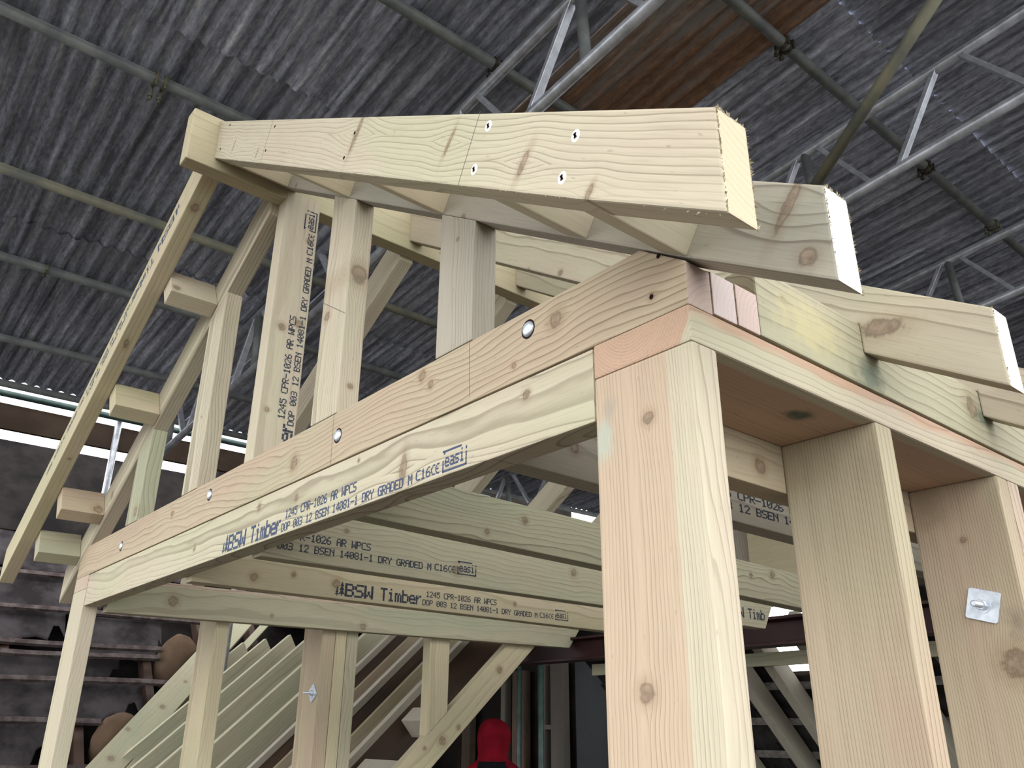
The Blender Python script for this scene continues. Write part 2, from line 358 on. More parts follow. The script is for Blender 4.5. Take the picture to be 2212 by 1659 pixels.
# tie beams: splayed under the rafters at both ends
tieprof = [(0, 0), (2.55, 0), (2.55, .056), (2.55-.066, .1), (.066, .1), (0, .056)]
def tie(y, mat, label, dz=0):
    o = timber('tie_beam', (-2.55, y+.045, dz), (1, 0, 0), (0, 0, 1), tieprof, .045, mat, label, 'tie beam', bev=.002); return o
F0 = ((-2.55, .045, 0), (1, 0, 0), (0, 0, 1))
tk = kn(F0, [(1200, 690, 1, 0, .010), (912, 812, 1, 0, .008), (635, 1000, 1, 0, .012), (930, 830, 1, 0, .006), (372, 1110, 1, 0, .007), (1110, 790, 1, 0, .004), (1165, 632, 1, 0, .004), (1408, 640, 1, 0, .004)])
tie1 = tie(0, mk('tie 1', 'warm', 4, end=(.46, .35, .30), knots=tk, ring=.0085, pith=(-.02, .02), line=.8), 'front tie beam with four bolt heads spanning the gable above the stamped beam')
tie(.0475, mk('tie 2', 'pink', 5, end=(.60, .50, .47)), 'middle of the three tie beams, its pink end showing at the corner', .003)
tie(.095, mk('tie 3', 'pink', 6, end=(.56, .43, .38), knots=[(2.5, .03, .01)]), 'rear tie beam of the three, its pink end next to the greenish plate', .004)
for px, py in ((1141, 711), (730, 941), (453, 1069), (262, 1180)):
    p = on(px, py, 1, 0); sc_ = 1.0
    bm = bmesh.new(); seg = 24
    prof = [(.0, -.0045), (.006, -.0042), (.0095, -.003), (.0115, -.0005), (.0115, .004)]
    rings = []
    for r_, y_ in prof:
        rings.append([bm.verts.new((r_*math.cos(2*math.pi*i/seg), y_, r_*math.sin(2*math.pi*i/seg))) for i in range(seg)] if r_ > 0 else [bm.verts.new((0, y_, 0))])
    for i in range(seg): bm.faces.new((rings[0][0], rings[1][i], rings[1][(i+1) % seg]))
    for a, b in zip(rings[1:], rings[2:]):
        for i in range(seg): bm.faces.new((a[i], b[i], b[(i+1) % seg], a[(i+1) % seg]))
    which = {1141: 'nearest the right-hand corner', 730: 'between the two plain studs', 453: 'left of the stamped ridge post', 262: 'nearest the left end'}[px]
    hole = None
    o = ob('bolt_head', bm, ZINC, Matrix.Translation(p), None, 'domed zinc bolt head in the tie beam, the one '+which, 'bolt', 'bolt heads in the tie beam', smooth=True)
    bm = bmesh.new(); ring = []
    for r_ in (.0112, .0138):
        ring.append([bm.verts.new((r_*math.cos(2*math.pi*i/seg), -.0003, r_*math.sin(2*math.pi*i/seg)*1.05)) for i in range(seg)])
    for i in range(seg): bm.faces.new((ring[0][i], ring[1][i], ring[1][(i+1) % seg], ring[0][(i+1) % seg]))
    ob('bolt_hole', bm, DARKHOLE, Matrix.Translation(p), o)
# stamped beam under the tie
FL = ((-2.398, .047, -.0985), (1, 0, 0), (0, 0, 1))
lk = kn(FL, [(871, 1012, 1, .002, .022)]); lk = [lk[0]+(.36, .12)]+kn(FL, [(1137, 852, 1, .002, .006), (665, 1094, 1, .002, .006), (420, 1185, 1, .002, .006), (560, 1095, 1, .002, .007), (640, 1075, 1, .002, .006), (775, 995, 1, .002, .0035), (302, 1270, 1, .002, .004)])
lintel = tb('stamped_beam', (-2.398, .002, -.0985), (-.153, .047, -.0015), 'x', mk('lintel', 'pale', 7, knots=lk, ring=.009, line=.75, wav=1.3, pith=(.09, .015)), 'grade-stamped beam fitted between the posts directly under the front tie beam', 'beam')
stamp(lintel, V((-1.300, .002, -.0935)), (1, 0, 0), (0, 0, 1), full_stamp(), INKB)
pencil(lintel, V((0, .002, -.0985)), (0, 1, 0), (1, 0, 0), 0, -.352, .045, -.352)
# --- right wall studs
post = tb('corner_post', (-.15, 0, -1.615), (0, .045, -.045), 'z', mk('post', 'pale', 8, knots=[(1.207, .059, .0085), (1.497, .082, .0065)], ring=.0046, line=.62, wav=.45, slope=0, pith=(.052, .014), heart=(.062, (.455, .335, .235)), stains=((1.485, .012, .035, (.37, .40, .33)), (1.525, .025, .02, (.33, .28, .22)))),
    'corner post with pinkish heartwood face and pale side under the pink plate end', 'post', bev=.004)
st2 = tb('wall_stud', (-.15, .4, -1.262), (0, .445, -.045), 'z', mk('stud 2', 'warm', 9, knots=[(.627, .112, .005), (.617, .124, .0055)], ring=.0048, line=.7, wav=.25, slope=0, pith=(.3, .05), stains=((.562, .095, .035, (.30, .22, .14)),)), 'broad brown stud standing between the corner post and the bolted stud', 'stud', bev=.004)
st3 = tb('wall_stud', (-.15, .8, -.903), (0, .845, -.045), 'z', mk('stud 3', 'warm', 10, knots=[(.76, .078, .0045), (.56, .12, .018)], ring=.0045, line=.7, wav=.3, slope=0, pith=(.3, .05), stains=((.62, .13, .03, (.22, .17, .12)), (.5, .135, .03, (.3, .24, .17)), (.83, .03, .05, (.32, .25, .17)))), 'stud at the right edge of the photo with a square bolt washer on its face', 'stud', bev=.004)
tb('wall_stud', (-.15, .847, -.862), (0, .892, -.045), 'z', mk('stud 4', 'pink', 11, knots=[(.75, .01, .008), (.5, .05, .01)], ring=.01, slope=0), 'second stud doubled tight behind the bolted stud, purple knot on its edge', 'stud', bev=.004)
tb('wall_stud', (-.15, 1.2, -.6), (0, 1.245, -.045), 'z', mk('stud 5', 'warm', 12, slope=0), 'stud of the right-hand wall behind the doubled pair', 'stud', bev=.004)
tb('ledger', (-.195, .06, -.118), (-.1505, 1.95, -.022), 'y', mk('ledger r', 'warm', 13, knots=[(.28, .03, .01)], line=.55), 'ledger board nailed inside the right-hand wall under the plate', 'ledger')
# bolt and square washer
def washer_plate(c, nrm, upv, rot, size, label):
    nrm = V(nrm).normalized(); x_ = V(upv).cross(nrm).normalized(); y_ = nrm.cross(x_)
    Mx = Matrix((x_, y_, nrm)).transposed().to_4x4(); Mx.translation = V(c); Mx = Mx @ Matrix.Rotation(rot, 4, 'Z')
    h = size/2; bm = bmesh.new(); seg = 5; rc = .004; pts = []
    for (sx_, sy_, a0) in ((1, 1, 0), (-1, 1, 90), (-1, -1, 180), (1, -1, 270)):
        for i in range(seg):
            t = math.radians(a0+90*i/(seg-1)); pts.append((sx_*(h-rc)+rc*math.cos(t), sy_*(h-rc)+rc*math.sin(t)))
    bm = prism_bm(pts, .003, .0006, 1)
    root = ob('washer_plate', bm, ZINC, Mx, None, label, 'bolt washer', 'square bolt washers')
    bm = bmesh.new(); N = 32
    for (r0, r1, z0, z1) in ((.0, .0125, .0030, .0050),):
        tube_bm((0, 0, .003), (0, 0, .0046), .0125, 28, bm)
    ob('round_washer', bm, ZINC, Mx, root)
    bm = bmesh.new(); A = []
    hexp = [(.0092*math.cos(math.radians(60*i)), .0092*math.sin(math.radians(60*i))) for i in range(6)]
    bm = prism_bm(hexp, .008, .0008, 1)
    ob('nut', bm, ZINC, Mx @ Matrix.Translation((0, 0, .0046)), root)
    bm = bmesh.new(); seg = 16; L = .034; K = 40; prev = None     # threaded stud
    for k in range(K+1):
        rr_ = .0050 if k % 2 else .0044
        if k == K: rr_ = .0036
        ring = [bm.verts.new((rr_*math.cos(2*math.pi*i/seg), rr_*math.sin(2*math.pi*i/seg), .004+L*k/K)) for i in range(seg)]
        if prev:
            for i in range(seg): bm.faces.new((prev[i], prev[(i+1) % seg], ring[(i+1) % seg], ring[i]))
        prev = ring
    bm.faces.new(prev)
    ob('threaded_rod', bm, ZINC, Mx, root)
    return root
washer_plate((-.0615, .7995, -.252), (0, -1, 0), (0, 0, 1), math.radians(-17), .050, 'square zinc washer with nut and threaded rod on the right-hand stud')
# --- joists (grain along y). bottoms fall slightly towards the far end
def joist(x, y0, y1, zb0, zb1, mat, label, dep=.095, cut=.075, th=.045):
    d = V((0, y1-y0, zb1-zb0)); u = d.normalized(); L = d.length
    o = V((x-th, y0, zb0)); v = V((0, 0, 1))
    Mx = frame(o, u, v)   # u x v = +x
    prof = [(0, 0), (L-cut, 0), (L, dep), (0, dep)]
    return timber('ceiling_joist', o, u, v, prof, th, mat, label, 'joist', group='ceiling joists under the dormer')
j0 = joist(-.4, .048, 1.97, -.075, -.095, mk('joist 0', 'grey', 20, knots=[(.16, .05, .008), (.02, .06, .012), (.55, .02, .006)], ring=.011, line=.6), 'grey joist with printed stamp seen between corner post and broad brown stud')
j1 = joist(-.8, .048, 1.97, -.088, -.140, mk('joist 1', 'green', 21, knots=[(.40, .062, .007), (.30, .02, .005), (1.30, .075, .009), (1.2, .06, .006)], ring=.0105, line=.75, wav=1.4, pith=(-.03, .02)), 'joist with strong wavy grain, unstamped, next behind the grey one')
j2 = joist(-1.2, .048, 1.97, -.106, -.122, mk('joist 2', 'green', 22, knots=[(.52, .035, .009), (.20, .085, .005), (.93, .078, .009)], ring=.010, line=.55, wav=1.3, pith=(-.05, .02)), 'stamped joist with boxed mark in the middle of the row', dep=.115)
j3 = joist(-1.6, .048, 1.97, -.112, -.130, mk('joist 3', 'yellow', 23, knots=[(.40, .04, .010), (.16, .03, .009), (.27, .05, .006), (1.05, .05, .005)], ring=.011, line=.45, wav=1.4), 'yellowish joist carrying the full timber stamp, second from the left wall')
stamp(j0, V((-.4, .488, -.0605)), (0, 1, 0), (0, 0, 1), [('1245 CPR-1026 AR WPCS', .056, .0235, .0165, .0193), ('DOP 003 12 BSEN 14081-1 DRY GRADED M', 0, 0, .0165, .0190)], INK)
stamp(j2, V((-1.2, .032, -.0855)), (0, 1, 0), (0, 0, 1), full_stamp(0, False), INK)
stamp(j2, V((-1.2, 1.655, -.094)), (0, 1, 0), (0, 0, 1), [('TREE', 0, .0, .036, 0), ('BSW', .031, .0, .034, .031), ('Timb', .146, .0, .034, .0245)], INK)
stamp(j3, V((-1.6, .446, -.107)), (0, 1, 0), (0, 0, 1), full_stamp(), INK)
led = joist(-2.355, .06, 2.14, -.116, -.104, mk('ledger l', 'green', 24, knots=[(.20, .05, .014), (.92, .02, .010), (.55, .03, .005)], ring=.013, line=.4, wav=1.6), 'knotty ledger along the left wall, lowest of the long boards')
led.name = 'ledger'; led['category'] = 'ledger'; del led['group']; MW['ledger.001'] = MW.get(led.name)
# --- left wall
lab = [('left corner post of the gable, bright narrow face and shaded side', 0, .045, -2.55, -1.615),
       ('pale stud of the left wall second from its corner post', .430, .480, -2.55, -1.23),
       ('left wall stud carrying a small bolt washer, first of the bundle', .838, .892, -2.55, -.862)]
for i, (lb, y0, y1, x0, zb) in enumerate(lab):
    tb('wall_stud', (x0, y0, zb), (-2.4, y1, -.045), 'z', mk('lstud %d' % i, ('pale', 'yellow', 'warm')[i], 30+i, knots=[(1.36, .02, .01)] if i == 1 else [], ring=.006, slope=0, line=.4), lb, 'stud')
tb('wall_stud', (-2.55, .894, -.818), (-2.4, .940, -.045), 'z', mk('lstud 3', 'yellow', 34, slope=0, ring=.006, line=.4), 'middle stud of the three bundled in the left wall', 'stud')
tb('wall_stud', (-2.55, .942, -.774), (-2.4, .990, -.045), 'z', mk('lstud 4', 'green', 35, slope=0, ring=.006, line=.4), 'rear stud of the three bundled in the left wall', 'stud')
tb('wall_stud', (-2.45, 1.324, -.4745), (-2.4, 1.422, -.045), 'z', mk('lstud 5', 'yellow', 36, slope=0, ring=.006, line=.35), 'short stud standing on the sloping trimmer of the left wall', 'stud', cuts=lambda L, w_: [(0, 0), (L, 0), (L, w_), (.0885, w_)])
washer_plate(on(676, 1497, 1, .8375), (0, -1, 0), (0, 0, 1), math.radians(38), .05, 'small square washer and rod on the bundled studs of the left wall')
# --- gable studs
def gstud(x0, x1, y, t0, t1, mat, label, nm='gable_stud'):
    o = V((x0, y, .1015))
    prof = [(0, 0), (t0-.1015, 0), (t1-.1015, -(x1-x0)), (0, -(x1-x0))]
    # grain up, width along x
    prof = [(0, 0), (t0-.1015, 0), (t1-.1015, x1-x0), (0, x1-x0)]
    return timber(nm, V((x0, y+.045, .1015)), (0, 0, 1), (1, 0, 0), prof, .045, mat, label, 'stud', group='studs filling the gable triangle') if V((0, 0, 1)).cross(V((1, 0, 0))).y < 0 else \
           timber(nm, V((x0, y, .1015)), (0, 0, 1), (1, 0, 0), prof, .045, mat, label, 'stud', group='studs filling the gable triangle')
gstud(-.500, -.404, 0, zr(-.5), zr(-.404), mk('gstud a', 'grey', 40, knots=[(.2, .05, .003)], ring=.005, slope=0, line=.5), 'grey gable stud nearest the right-hand corner')
g4 = gstud(-.925, -.822, 0, zr(-.925), zr(-.822), mk('gstud b', 'pale', 41, knots=[(.232, .025, .009), (.305, .023, .016, 1.15, 0, 1), (.06, .025, .005, 1, 0, 1)], ring=.0045, slope=0, line=.6), 'gable stud with a large cracked knot, second from the right')
def zl2(x): return .79-.59*(-1.297-x)
gstud(-1.630, -1.526, .0, zl2(-1.63), zl2(-1.526), mk('gstud c', 'pale', 42, knots=[(.2, .06, .003)], ring=.006, slope=0), 'gable stud left of the ridge post, pencil mark across it')
gstud(-2.095, -1.990, .0, zl2(-2.095), zl2(-1.99), mk('gstud d', 'green', 43, knots=[(.03, .08, .012)], ring=.012, slope=0), 'shortest gable stud, at the far left of the tie beam')
rpost = tb('ridge_post', (-1.298, .022, .1015), (-1.251, .118, .8500), 'z', mk('ridge post', 'pale', 44, knots=[(.36, .03, .008), (.38, .075, .009), (.62, .075, .006), (.14, .02, .005)], ring=.009, slope=0, line=.35), 'ridge post with vertical printed stamp under the ridge board', 'post', bev=.003)
st_items = full_stamp(-.292+.0)
stamp(rpost, V((-1.251, .112, .215)), (0, 0, 1), (0, -1, 0), [(t, x+.0+.292-.0 if False else x+.292*0, y, h, a) for (t, x, y, h, a) in full_stamp(0, False)], INK)
stamp(rpost, V((-1.251, .112, .215)), (0, 0, 1), (0, -1, 0), [('mber', -.09, .0, .036, .0245)], INK)
# --- ridge board, rafters
ridge = tb('ridge_board', (-1.298, -.240, .822), (-1.252, 2.45, .972), 'y', mk('ridge', 'yellow', 50, knots=[(.75, .03, .003), (1.4, .02, .005)], ring=.016, line=.3), 'ridge board running back from its sawn end at the top of the gable', 'ridge board', bev=.004)
stamp(ridge, V((-1.252, .415, .950)), (0, 0, -1), (0, 1, 0), [('M DRY GRADED', .0, .0, .010, .0080), ('14081-1', .0, .016, .010, .0080), ('1026 AR', .01, .032, .010, .0080)], INK2)
FB = ((-1.252, -.129, zr(-1.252)), uR, vR)
bk = kn(FB, [(770, 290, 1, -.174, .026), (970, 308, 1, -.174, .016), (1130, 352, 1, -.174, .016), (1273, 415, 1, -.174, .009), (555, 330, 1, -.174, .009), (505, 315, 1, -.174, .012)])
bk = [(k[0], k[1], k[2], a_, s_) for k, a_, s_ in zip(bk, (.22, .22, .30, .4, .25, .18), (.1, .12, .12, .1, 0, 0))]
barge = right_rafter('barge_rafter', -.174, mk('barge', 'pale', 51, end=(.56, .46, .32), knots=bk, ring=.0078, line=.62, wav=.5, slope=.0, pith=(.25, .05), fuzz=.5), 'big foreground overhanging rafter with screw heads, running right from the ridge', notch=False)
r2 = right_rafter('rafter', 0, mk('rafter 2', 'grey', 52, end=(.90, .86, .80), knots=kn(((-1.252, .045, zr(-1.252)), uR, vR), [(1745, 555, 1, 0, .009), (1405, 470, 1, 0, .004), (700, 395, 1, 0, .004), (1000, 470, 1, 0, .005), (640, 400, 1, 0, .004)])+[kn(((-1.252, .045, zr(-1.252)), uR, vR), [(1705, 440, 1, 0, .028)])[0]+(.22, .1)], ring=.0095, line=.8, wav=1.0, slope=.0), 'second rafter over the gable wall, its cut end glaring white', notch=False)
r3 = right_rafter('rafter', .4, mk('rafter 3', 'pale', 53, end=(.85, .77, .62), knots=kn(((-1.252, .445, zr(-1.252)), uR, vR), [(1140, 585, 1, .4, .005), (1210, 590, 1, .4, .006)])+[kn(((-1.252, .445, zr(-1.252)), uR, vR), [(1905, 708, 1, .4, .014)])[0]+(1.55, .9)], ring=.0082, line=.75, wav=1.2, slope=.0), 'third rafter from the front with a large oval knot beside its heel')
right_rafter('rafter', .8, mk('rafter 4', 'pale', 54, knots=[(1.2, .05, .01)]), 'fourth rafter, only its heel showing at the right edge of the photo')
for i, y in enumerate((1.2, 1.6, 2.0, 2.4)):
    right_rafter('rafter', y, mk('rafter far', 'pale', 55, randomise=True, knots=[(.4, .05, .01)]) if i == 0 else W['rafter far'], 'right-hand rafter number %s behind the four at the front' % ('one', 'two', 'three', 'four')[i])
def fibres(parent, p0, p1, out, along, n_, lmax, seed, spread=.0015):
    rr = random.Random(seed); bm = bmesh.new(); p0, p1, out, along = V(p0), V(p1), V(out).normalized(), V(along).normalized()
    cl = [rr.random() for _ in range(max(3, n_//14))]
    for k in range(n_):
        t = min(.999, max(.001, rr.gauss(rr.choice(cl), .03))) if rr.random() < .65 else rr.random()
        c = p0.lerp(p1, t)-out*.0012; L = lmax*(.25+.75*rr.random()**2)
        d = (out*(1+rr.random())+along*rr.uniform(-.9, .9)+V((rr.uniform(-.3, .3), rr.uniform(-.3, .3), rr.uniform(-.3, .3)))).normalized()
        s_ = d.cross(V((.3, .5, .8))).normalized()*rr.uniform(.0003, spread); q = d.cross(s_).normalized()*.0004
        tip = bm.verts.new(c+d*L+along*rr.uniform(-.002, .002)); A = [bm.verts.new(c+a) for a in (s_, -s_*.5+q, -s_*.5-q)]
        bm.faces.new(A)
        for i in range(3): bm.faces.new((A[i], A[(i+1) % 3], tip))
    return ob('torn_fibres', bm, FIB, None, parent, kind='stuff')
FIB = plain('torn wood fibre', (.50, .44, .32), .8, c2=(.30, .24, .16), scale=200)
zb = lambda x: zr(x)
fibres(barge, (-1.1, -.173, zr(-1.1)), (.17, -.173, zr(.17)), (0, -.5, -1), uR, 150, .0045, 1)
fibres(barge, (.176, -.173, zr(.176)+.004), (.176, -.173, zr(.176)+.114), (1, -1, 0), (0, 0, 1), 160, .0055, 2)
fibres(barge, (.176, -.130, zr(.176)+.004), (.176, -.130, zr(.176)+.114), (1, .6, 0), (0, 0, 1), 120, .005, 3)
fibres(barge, (.176, -.174, zr(.176)+.114), (.176, -.130, zr(.176)+.114), (.4, 0, 1), (0, 1, 0), 60, .005, 4)
fibres(r2, (.176, .001, zr(.176)+.004), (.176, .001, zr(.176)+.114), (1, -1, 0), (0, 0, 1), 90, .004, 5)
fibres(r2, (.176, .044, zr(.176)+.004), (.176, .044, zr(.176)+.114), (1, .6, 0), (0, 0, 1), 90, .004, 6)
fibres(r2, (.176, .0, zr(.176)+.114), (.176, .044, zr(.176)+.114), (.4, 0, 1), (0, 1, 0), 50, .005, 7)
fibres(r3, (.176, .401, zr(.176)+.004), (.176, .401, zr(.176)+.114), (1, -1, 0), (0, 0, 1), 70, .004, 8)
fibres(plate_r, (-.001, .03, -.001), (-.001, .16, -.001), (1, 0, .8), (0, 1, 0), 60, .003, 9)
# screws in the barge rafter
def screw(p, lab_, big=True):
    r_ = .0058 if big else .0026; seg = 18
    bm = bmesh.new(); a = [bm.verts.new((r_*math.cos(2*math.pi*i/seg), -.0004, r_*math.sin(2*math.pi*i/seg)*1.15)) for i in range(seg)]; bm.faces.new(a)
    b = [bm.verts.new((r_*1.25*math.cos(2*math.pi*i/seg), .0002, r_*1.45*math.sin(2*math.pi*i/seg))) for i in range(seg)]
    for i in range(seg): bm.faces.new((a[i], a[(i+1) % seg], b[(i+1) % seg], b[i]))
    o = ob('screw', bm, SCREW if big else DARKHOLE, Matrix.Translation(p), None, lab_, 'screw', 'screws in the big front rafter')
    bm = bmesh.new()
    for s in (1, -1):
        t = math.radians(68*s+8); c, s_ = math.cos(t), math.sin(t)
        hw, hl = r_*.20, r_*.62
        bm.faces.new([bm.verts.new((x_*c-z_*s_, -.0009, x_*s_+z_*c)) for x_, z_ in ((-hl, -hw), (hl, -hw), (hl, hw), (-hl, hw))])
    ob('drive_recess', bm, DARKHOLE, Matrix.Translation(p), o)
for (px, py), lb in (((1055, 272), 'upper screw of the left pair in the big front rafter'), ((1024, 366), 'lower screw of the left pair in the big front rafter'), ((1243, 293), 'upper screw of the right pair in the big front rafter'), ((1214, 384), 'lower screw of the right pair in the big front rafter')):
    screw(on(px, py, 1, -.174), lb)
for (px, py), lb in (((594, 273), 'small upper nail beside the pencil line near the ridge'), ((574, 325), 'small lower nail beside the pencil line near the ridge'), ((497, 270), 'small nail highest by the ridge board'), ((476, 322), 'small nail by the ridge board, just above the rafter edge'), ((743, 341), 'small nail under the tall scar in the big front rafter'), ((766, 287), 'nail head in the dark scar of the big front rafter')):
    o = screw(on(px, py, 1, -.174), lb, False)
screw(on(1422, 553, 1, 0), 'dark screw tip in the tie beam just under the corner noggin', False)
screw(on(1407, 641, 1, 0), 'small nail hole in the tie beam near the right-hand corner', False)
def pix_pencil(parent, ax, val, a, b, wd=.0008):
    p, q = on(*a, ax, val), on(*b, ax, val)
    nrm = {0: V((1, 0, 0)), 1: V((0, -1, 0)), 2: V((0, 0, -1))}[ax]
    u = (q-p).normalized(); v = nrm.cross(u)
    pencil(parent, p, u, v, 0, 0, (q-p).length, 0, wd)
pix_pencil(barge, 1, -.174, (592, 254), (562, 352)); pix_pencil(barge, 1, -.174, (1038, 240), (988, 405))
pix_pencil(tie1, 1, 0, (1014, 737), (1014, 857)); pix_pencil(tie1, 1, 0, (722, 892), (714, 1005)); pix_pencil(g4, 1, 0, (699, 655), (745, 676), .0012)
# left slope
lb_ = left_rafter('barge_rafter', -.174, .860, .545, mk('barge l', 'yellow', 60, knots=[(.13, .020, .009, 1.2, 0, 1), (1.12, .024, .004, 1, 0, 1), (.62, .02, .006, 2.2, .6, 1)], ring=.013, line=.4), 'left-hand barge rafter with upside-down stamp, descending to the left edge', tail=-2.86)
uL = V((-1, 0, -.545)).normalized()
stamp(lb_, V((-1.440, -.174, .944-.545*.142)) , uL, V((-.545, 0, 1)).normalized()*-1, full_stamp(), INKB) if False else stamp(lb_, on(388, 438, 1, -.174), uL, V((.545, 0, -1)), [(t, x*1.25, y*.78, h*.78, a*1.25) for t, x, y, h, a in full_stamp() if t != 'BOX'], INKB)
left_rafter('rafter', 0, .79, .59, mk('rafter l2', 'pale', 61, ring=.009, knots=[(1.15, .04, .01)]), 'left-hand rafter resting on the gable studs', tail=-2.735)
for i, y in enumerate((.4, .8, 1.2, 1.6, 2.0, 2.4)):
    left_rafter('rafter', y, .812, .60, mk('rafter l far', 'pale', 62, randomise=True, knots=[(.6, .05, .01)]) if i == 0 else W['rafter l far'], 'left-hand rafter number %s behind the gable, counting from the gable' % ('one', 'two', 'three', 'four', 'five', 'six')[i], tail=-2.735)
# noggins between barge rafter and gable rafter
for i, xr_ in enumerate((-1.196, -.851, -.495, -.155, .003)):
    wv = V((0, 1, 0)).cross(vR); e = V((xr_, 0, zr(xr_)+.001))
    o = e-wv*.044+V((0, -.1292, 0))
    timber('noggin', o, (0, 1, 0), vR, [(0, 0), (.1294, 0), (.1294, .094), (0, .094)], .044, mk('noggin r%d' % i, ('yellow', 'yellow', 'yellow', 'pale', 'pale')[i], 70+i, ring=.006, slope=0, line=.4),
        ('short noggin tight against the ridge board behind the big rafter', 'short noggin above the large-knot gable stud', 'short noggin above the grey gable stud', 'short noggin second from the right-hand eaves corner', 'short noggin directly over the right-hand corner of the tie beam')[i], 'noggin', bev=.002, group='noggins behind the big front rafter')
vL = V((-.59, 0, 1)).normalized()
for i, (xl, zl_) in enumerate(((-1.627, .612), (-1.985, .388), (-2.400, .158), (-2.600, .052))):
    u = V((0, 1, 0)); wv = u.cross(vL)       # along slope
    o = V((xl, -.1285, zl_))
    if wv.x < 0: o = o-wv*.05
    timber('noggin', o, u, vL, [(0, 0), (.128, 0), (.128, .094), (0, .094)], .050, mk('noggin l%d' % i, ('pale', 'yellow', 'warm', 'green')[i], 80+i, knots=[((.015, .02, .008), (.5, .5, .01), (.11, .02, .012), (.5, .5, .01))[i]], ring=.008, slope=0, line=.3),
        ('top noggin of the left-hand ladder, small knot at its end', 'second noggin down the left-hand ladder', 'third noggin down the left-hand ladder with a dark knot', 'lowest noggin of the left-hand ladder, beside the tie beam end')[i], 'noggin', bev=.002, group='noggins of the left-hand ladder')
# ================================================================== MAIN ROOF
sl = math.atan(.897); uM = V((0, math.cos(sl), math.sin(sl))); vM = V((0, -math.sin(sl), math.cos(sl)))
def mroof(x, y0, y1, dep, mat, name, label, cat='rafter', th=.045, top=0., group=None):
    # top edge line z = -.586+.897(y-1.201)+top
    o = V((x-th, y0, -.586+.897*(y0-1.201)+top)); L = (y1-y0)/math.cos(sl)
    return timber(name, o, uM, vM, [(0, -dep), (L, -dep), (L+dep*.2, 0), (0, 0)], th, mat, label, cat, group=group)
mroof(-2.4, -.45, 1.93, .105, mk('trimmer', 'yellow', 90, knots=[(2.83, .02-.07, .012), (2.52, -.08, .008), (2.43, -.065, .014), (2.35, -.03, .006)], ring=.012, line=.35), 'trimmer_rafter', 'sloping trimmer rafter under the left wall ending at the dark steel beam')
mroof(-.0, -.45, 1.90, .105, W['trimmer'], 'trimmer_rafter', 'sloping trimmer rafter under the right-hand wall studs')
for k in range(7):
    x = -2.75-.4*k; old = k < 3
    mroof(x, -.3, 2.0, .17, mk('main old', 'old', 91, randomise=True, ring=.012) if k == 0 else (W['main old'] if old else (mk('main new', 'green', 92, randomise=True, knots=[(1.9, -.05, .008)], line=.4, ring=.012) if k == 3 else W['main new'])),
          'roof_rafter', ('dark old roof rafter next behind the left wall trimmer', 'dark old roof rafter second behind the trimmer', 'brown old roof rafter third behind the trimmer', 'new greenish roof rafter first beyond the old brown ones', 'new greenish roof rafter second beyond the old brown ones', 'new greenish roof rafter third beyond the old brown ones', 'new greenish roof rafter fourth beyond the old brown ones, next to the valley')[k], group='main roof rafters beyond the left wall')
    if old:
        mroof(x+.004, -.3, 2.0, .03, mk('batten pink', 'grey', 93, randomise=True) if k == 0 else W['batten pink'], 'counter_batten', 'pale batten fixed along the top of old rafter %s beyond the trimmer' % ('one', 'two', 'three')[k], 'batten', th=.038, top=.030, group='battens on the old rafters')
for i, y in enumerate((1.40, 1.18)):
    mroof(-2.446, y, y+.045, .09, W['gstud a'], 'noggin', ('upper pale noggin behind the sloping trimmer', 'lower pale noggin behind the sloping trimmer')[i], 'noggin', th=.258, top=-.01, group='noggins behind the trimmer')
for x, y0, lb in ((-5.55, 1.07, 'short new jack rafter meeting the valley, lower one'), (-5.95, 1.47, 'short new jack rafter meeting the valley, upper one')):
    mroof(x, y0, 2.0, .17, W['main new'], 'jack_rafter', lb, group='jack rafters at the valley')
mroof(-3.149+.022, -.3, 2.0, .075, mk('sister a', 'yellow', 140, line=.3), 'sister_board', 'yellowish board fixed along the lower side of the second old rafter', 'board', th=.022, top=-.085)
mroof(-3.549+.022, -.3, 2.0, .085, mk('sister b', 'warm', 141, line=.3), 'sister_board', 'orange-brown board fixed along the lower side of the third old rafter', 'board', th=.022, top=-.075)
# valley rafter
def ray_plane(px, py, P0, n_):
    d = pix_dir(px, py); return CAM+d*((P0-CAM).dot(n_)/d.dot(n_))
nWp = V((1.17, 0, 1)).normalized(); PW = V((-5.63, 0, -.7))+nWp*.10
def quad_board(name, c, mat, label, th=.05):
    a, b, d_, e = [ray_plane(*q, PW, nWp) for q in c]      # foot-left, top-left, top-right, foot-right
    u = (b-a).normalized(); v = (e-a); v = (v-u*v.dot(u)).normalized()
    L = (b-a).length; Wd = abs((e-a).dot(v)); pass
    w_ = u.cross(v)
    o = a-u*1.2
    if w_.dot(nWp) > 0: o = o-w_*th
    return timber(name, o, u, v, [(0, 0), (L+1.2, 0), (L+1.2, Wd), (0, Wd)], th, mat, label, 'rafter')
quad_board('valley_rafter', [(183, 1659), (520, 1306), (590, 1320), (269, 1659)], mk('valley', 'green', 95, knots=[(1.35, .08, .016), (1.6, .03, .012), (1.9, .1, .015), (2.2, .1, .01)], ring=.02, line=.2), 'deep greenish valley rafter rising beside the old felted roof')
quad_board('valley_rafter', [(271, 1659), (592, 1318), (618, 1322), (297, 1659)], mk('valley b', 'green', 96, line=.2), 'thinner pale board fixed along the foot of the deep valley rafter', .04)
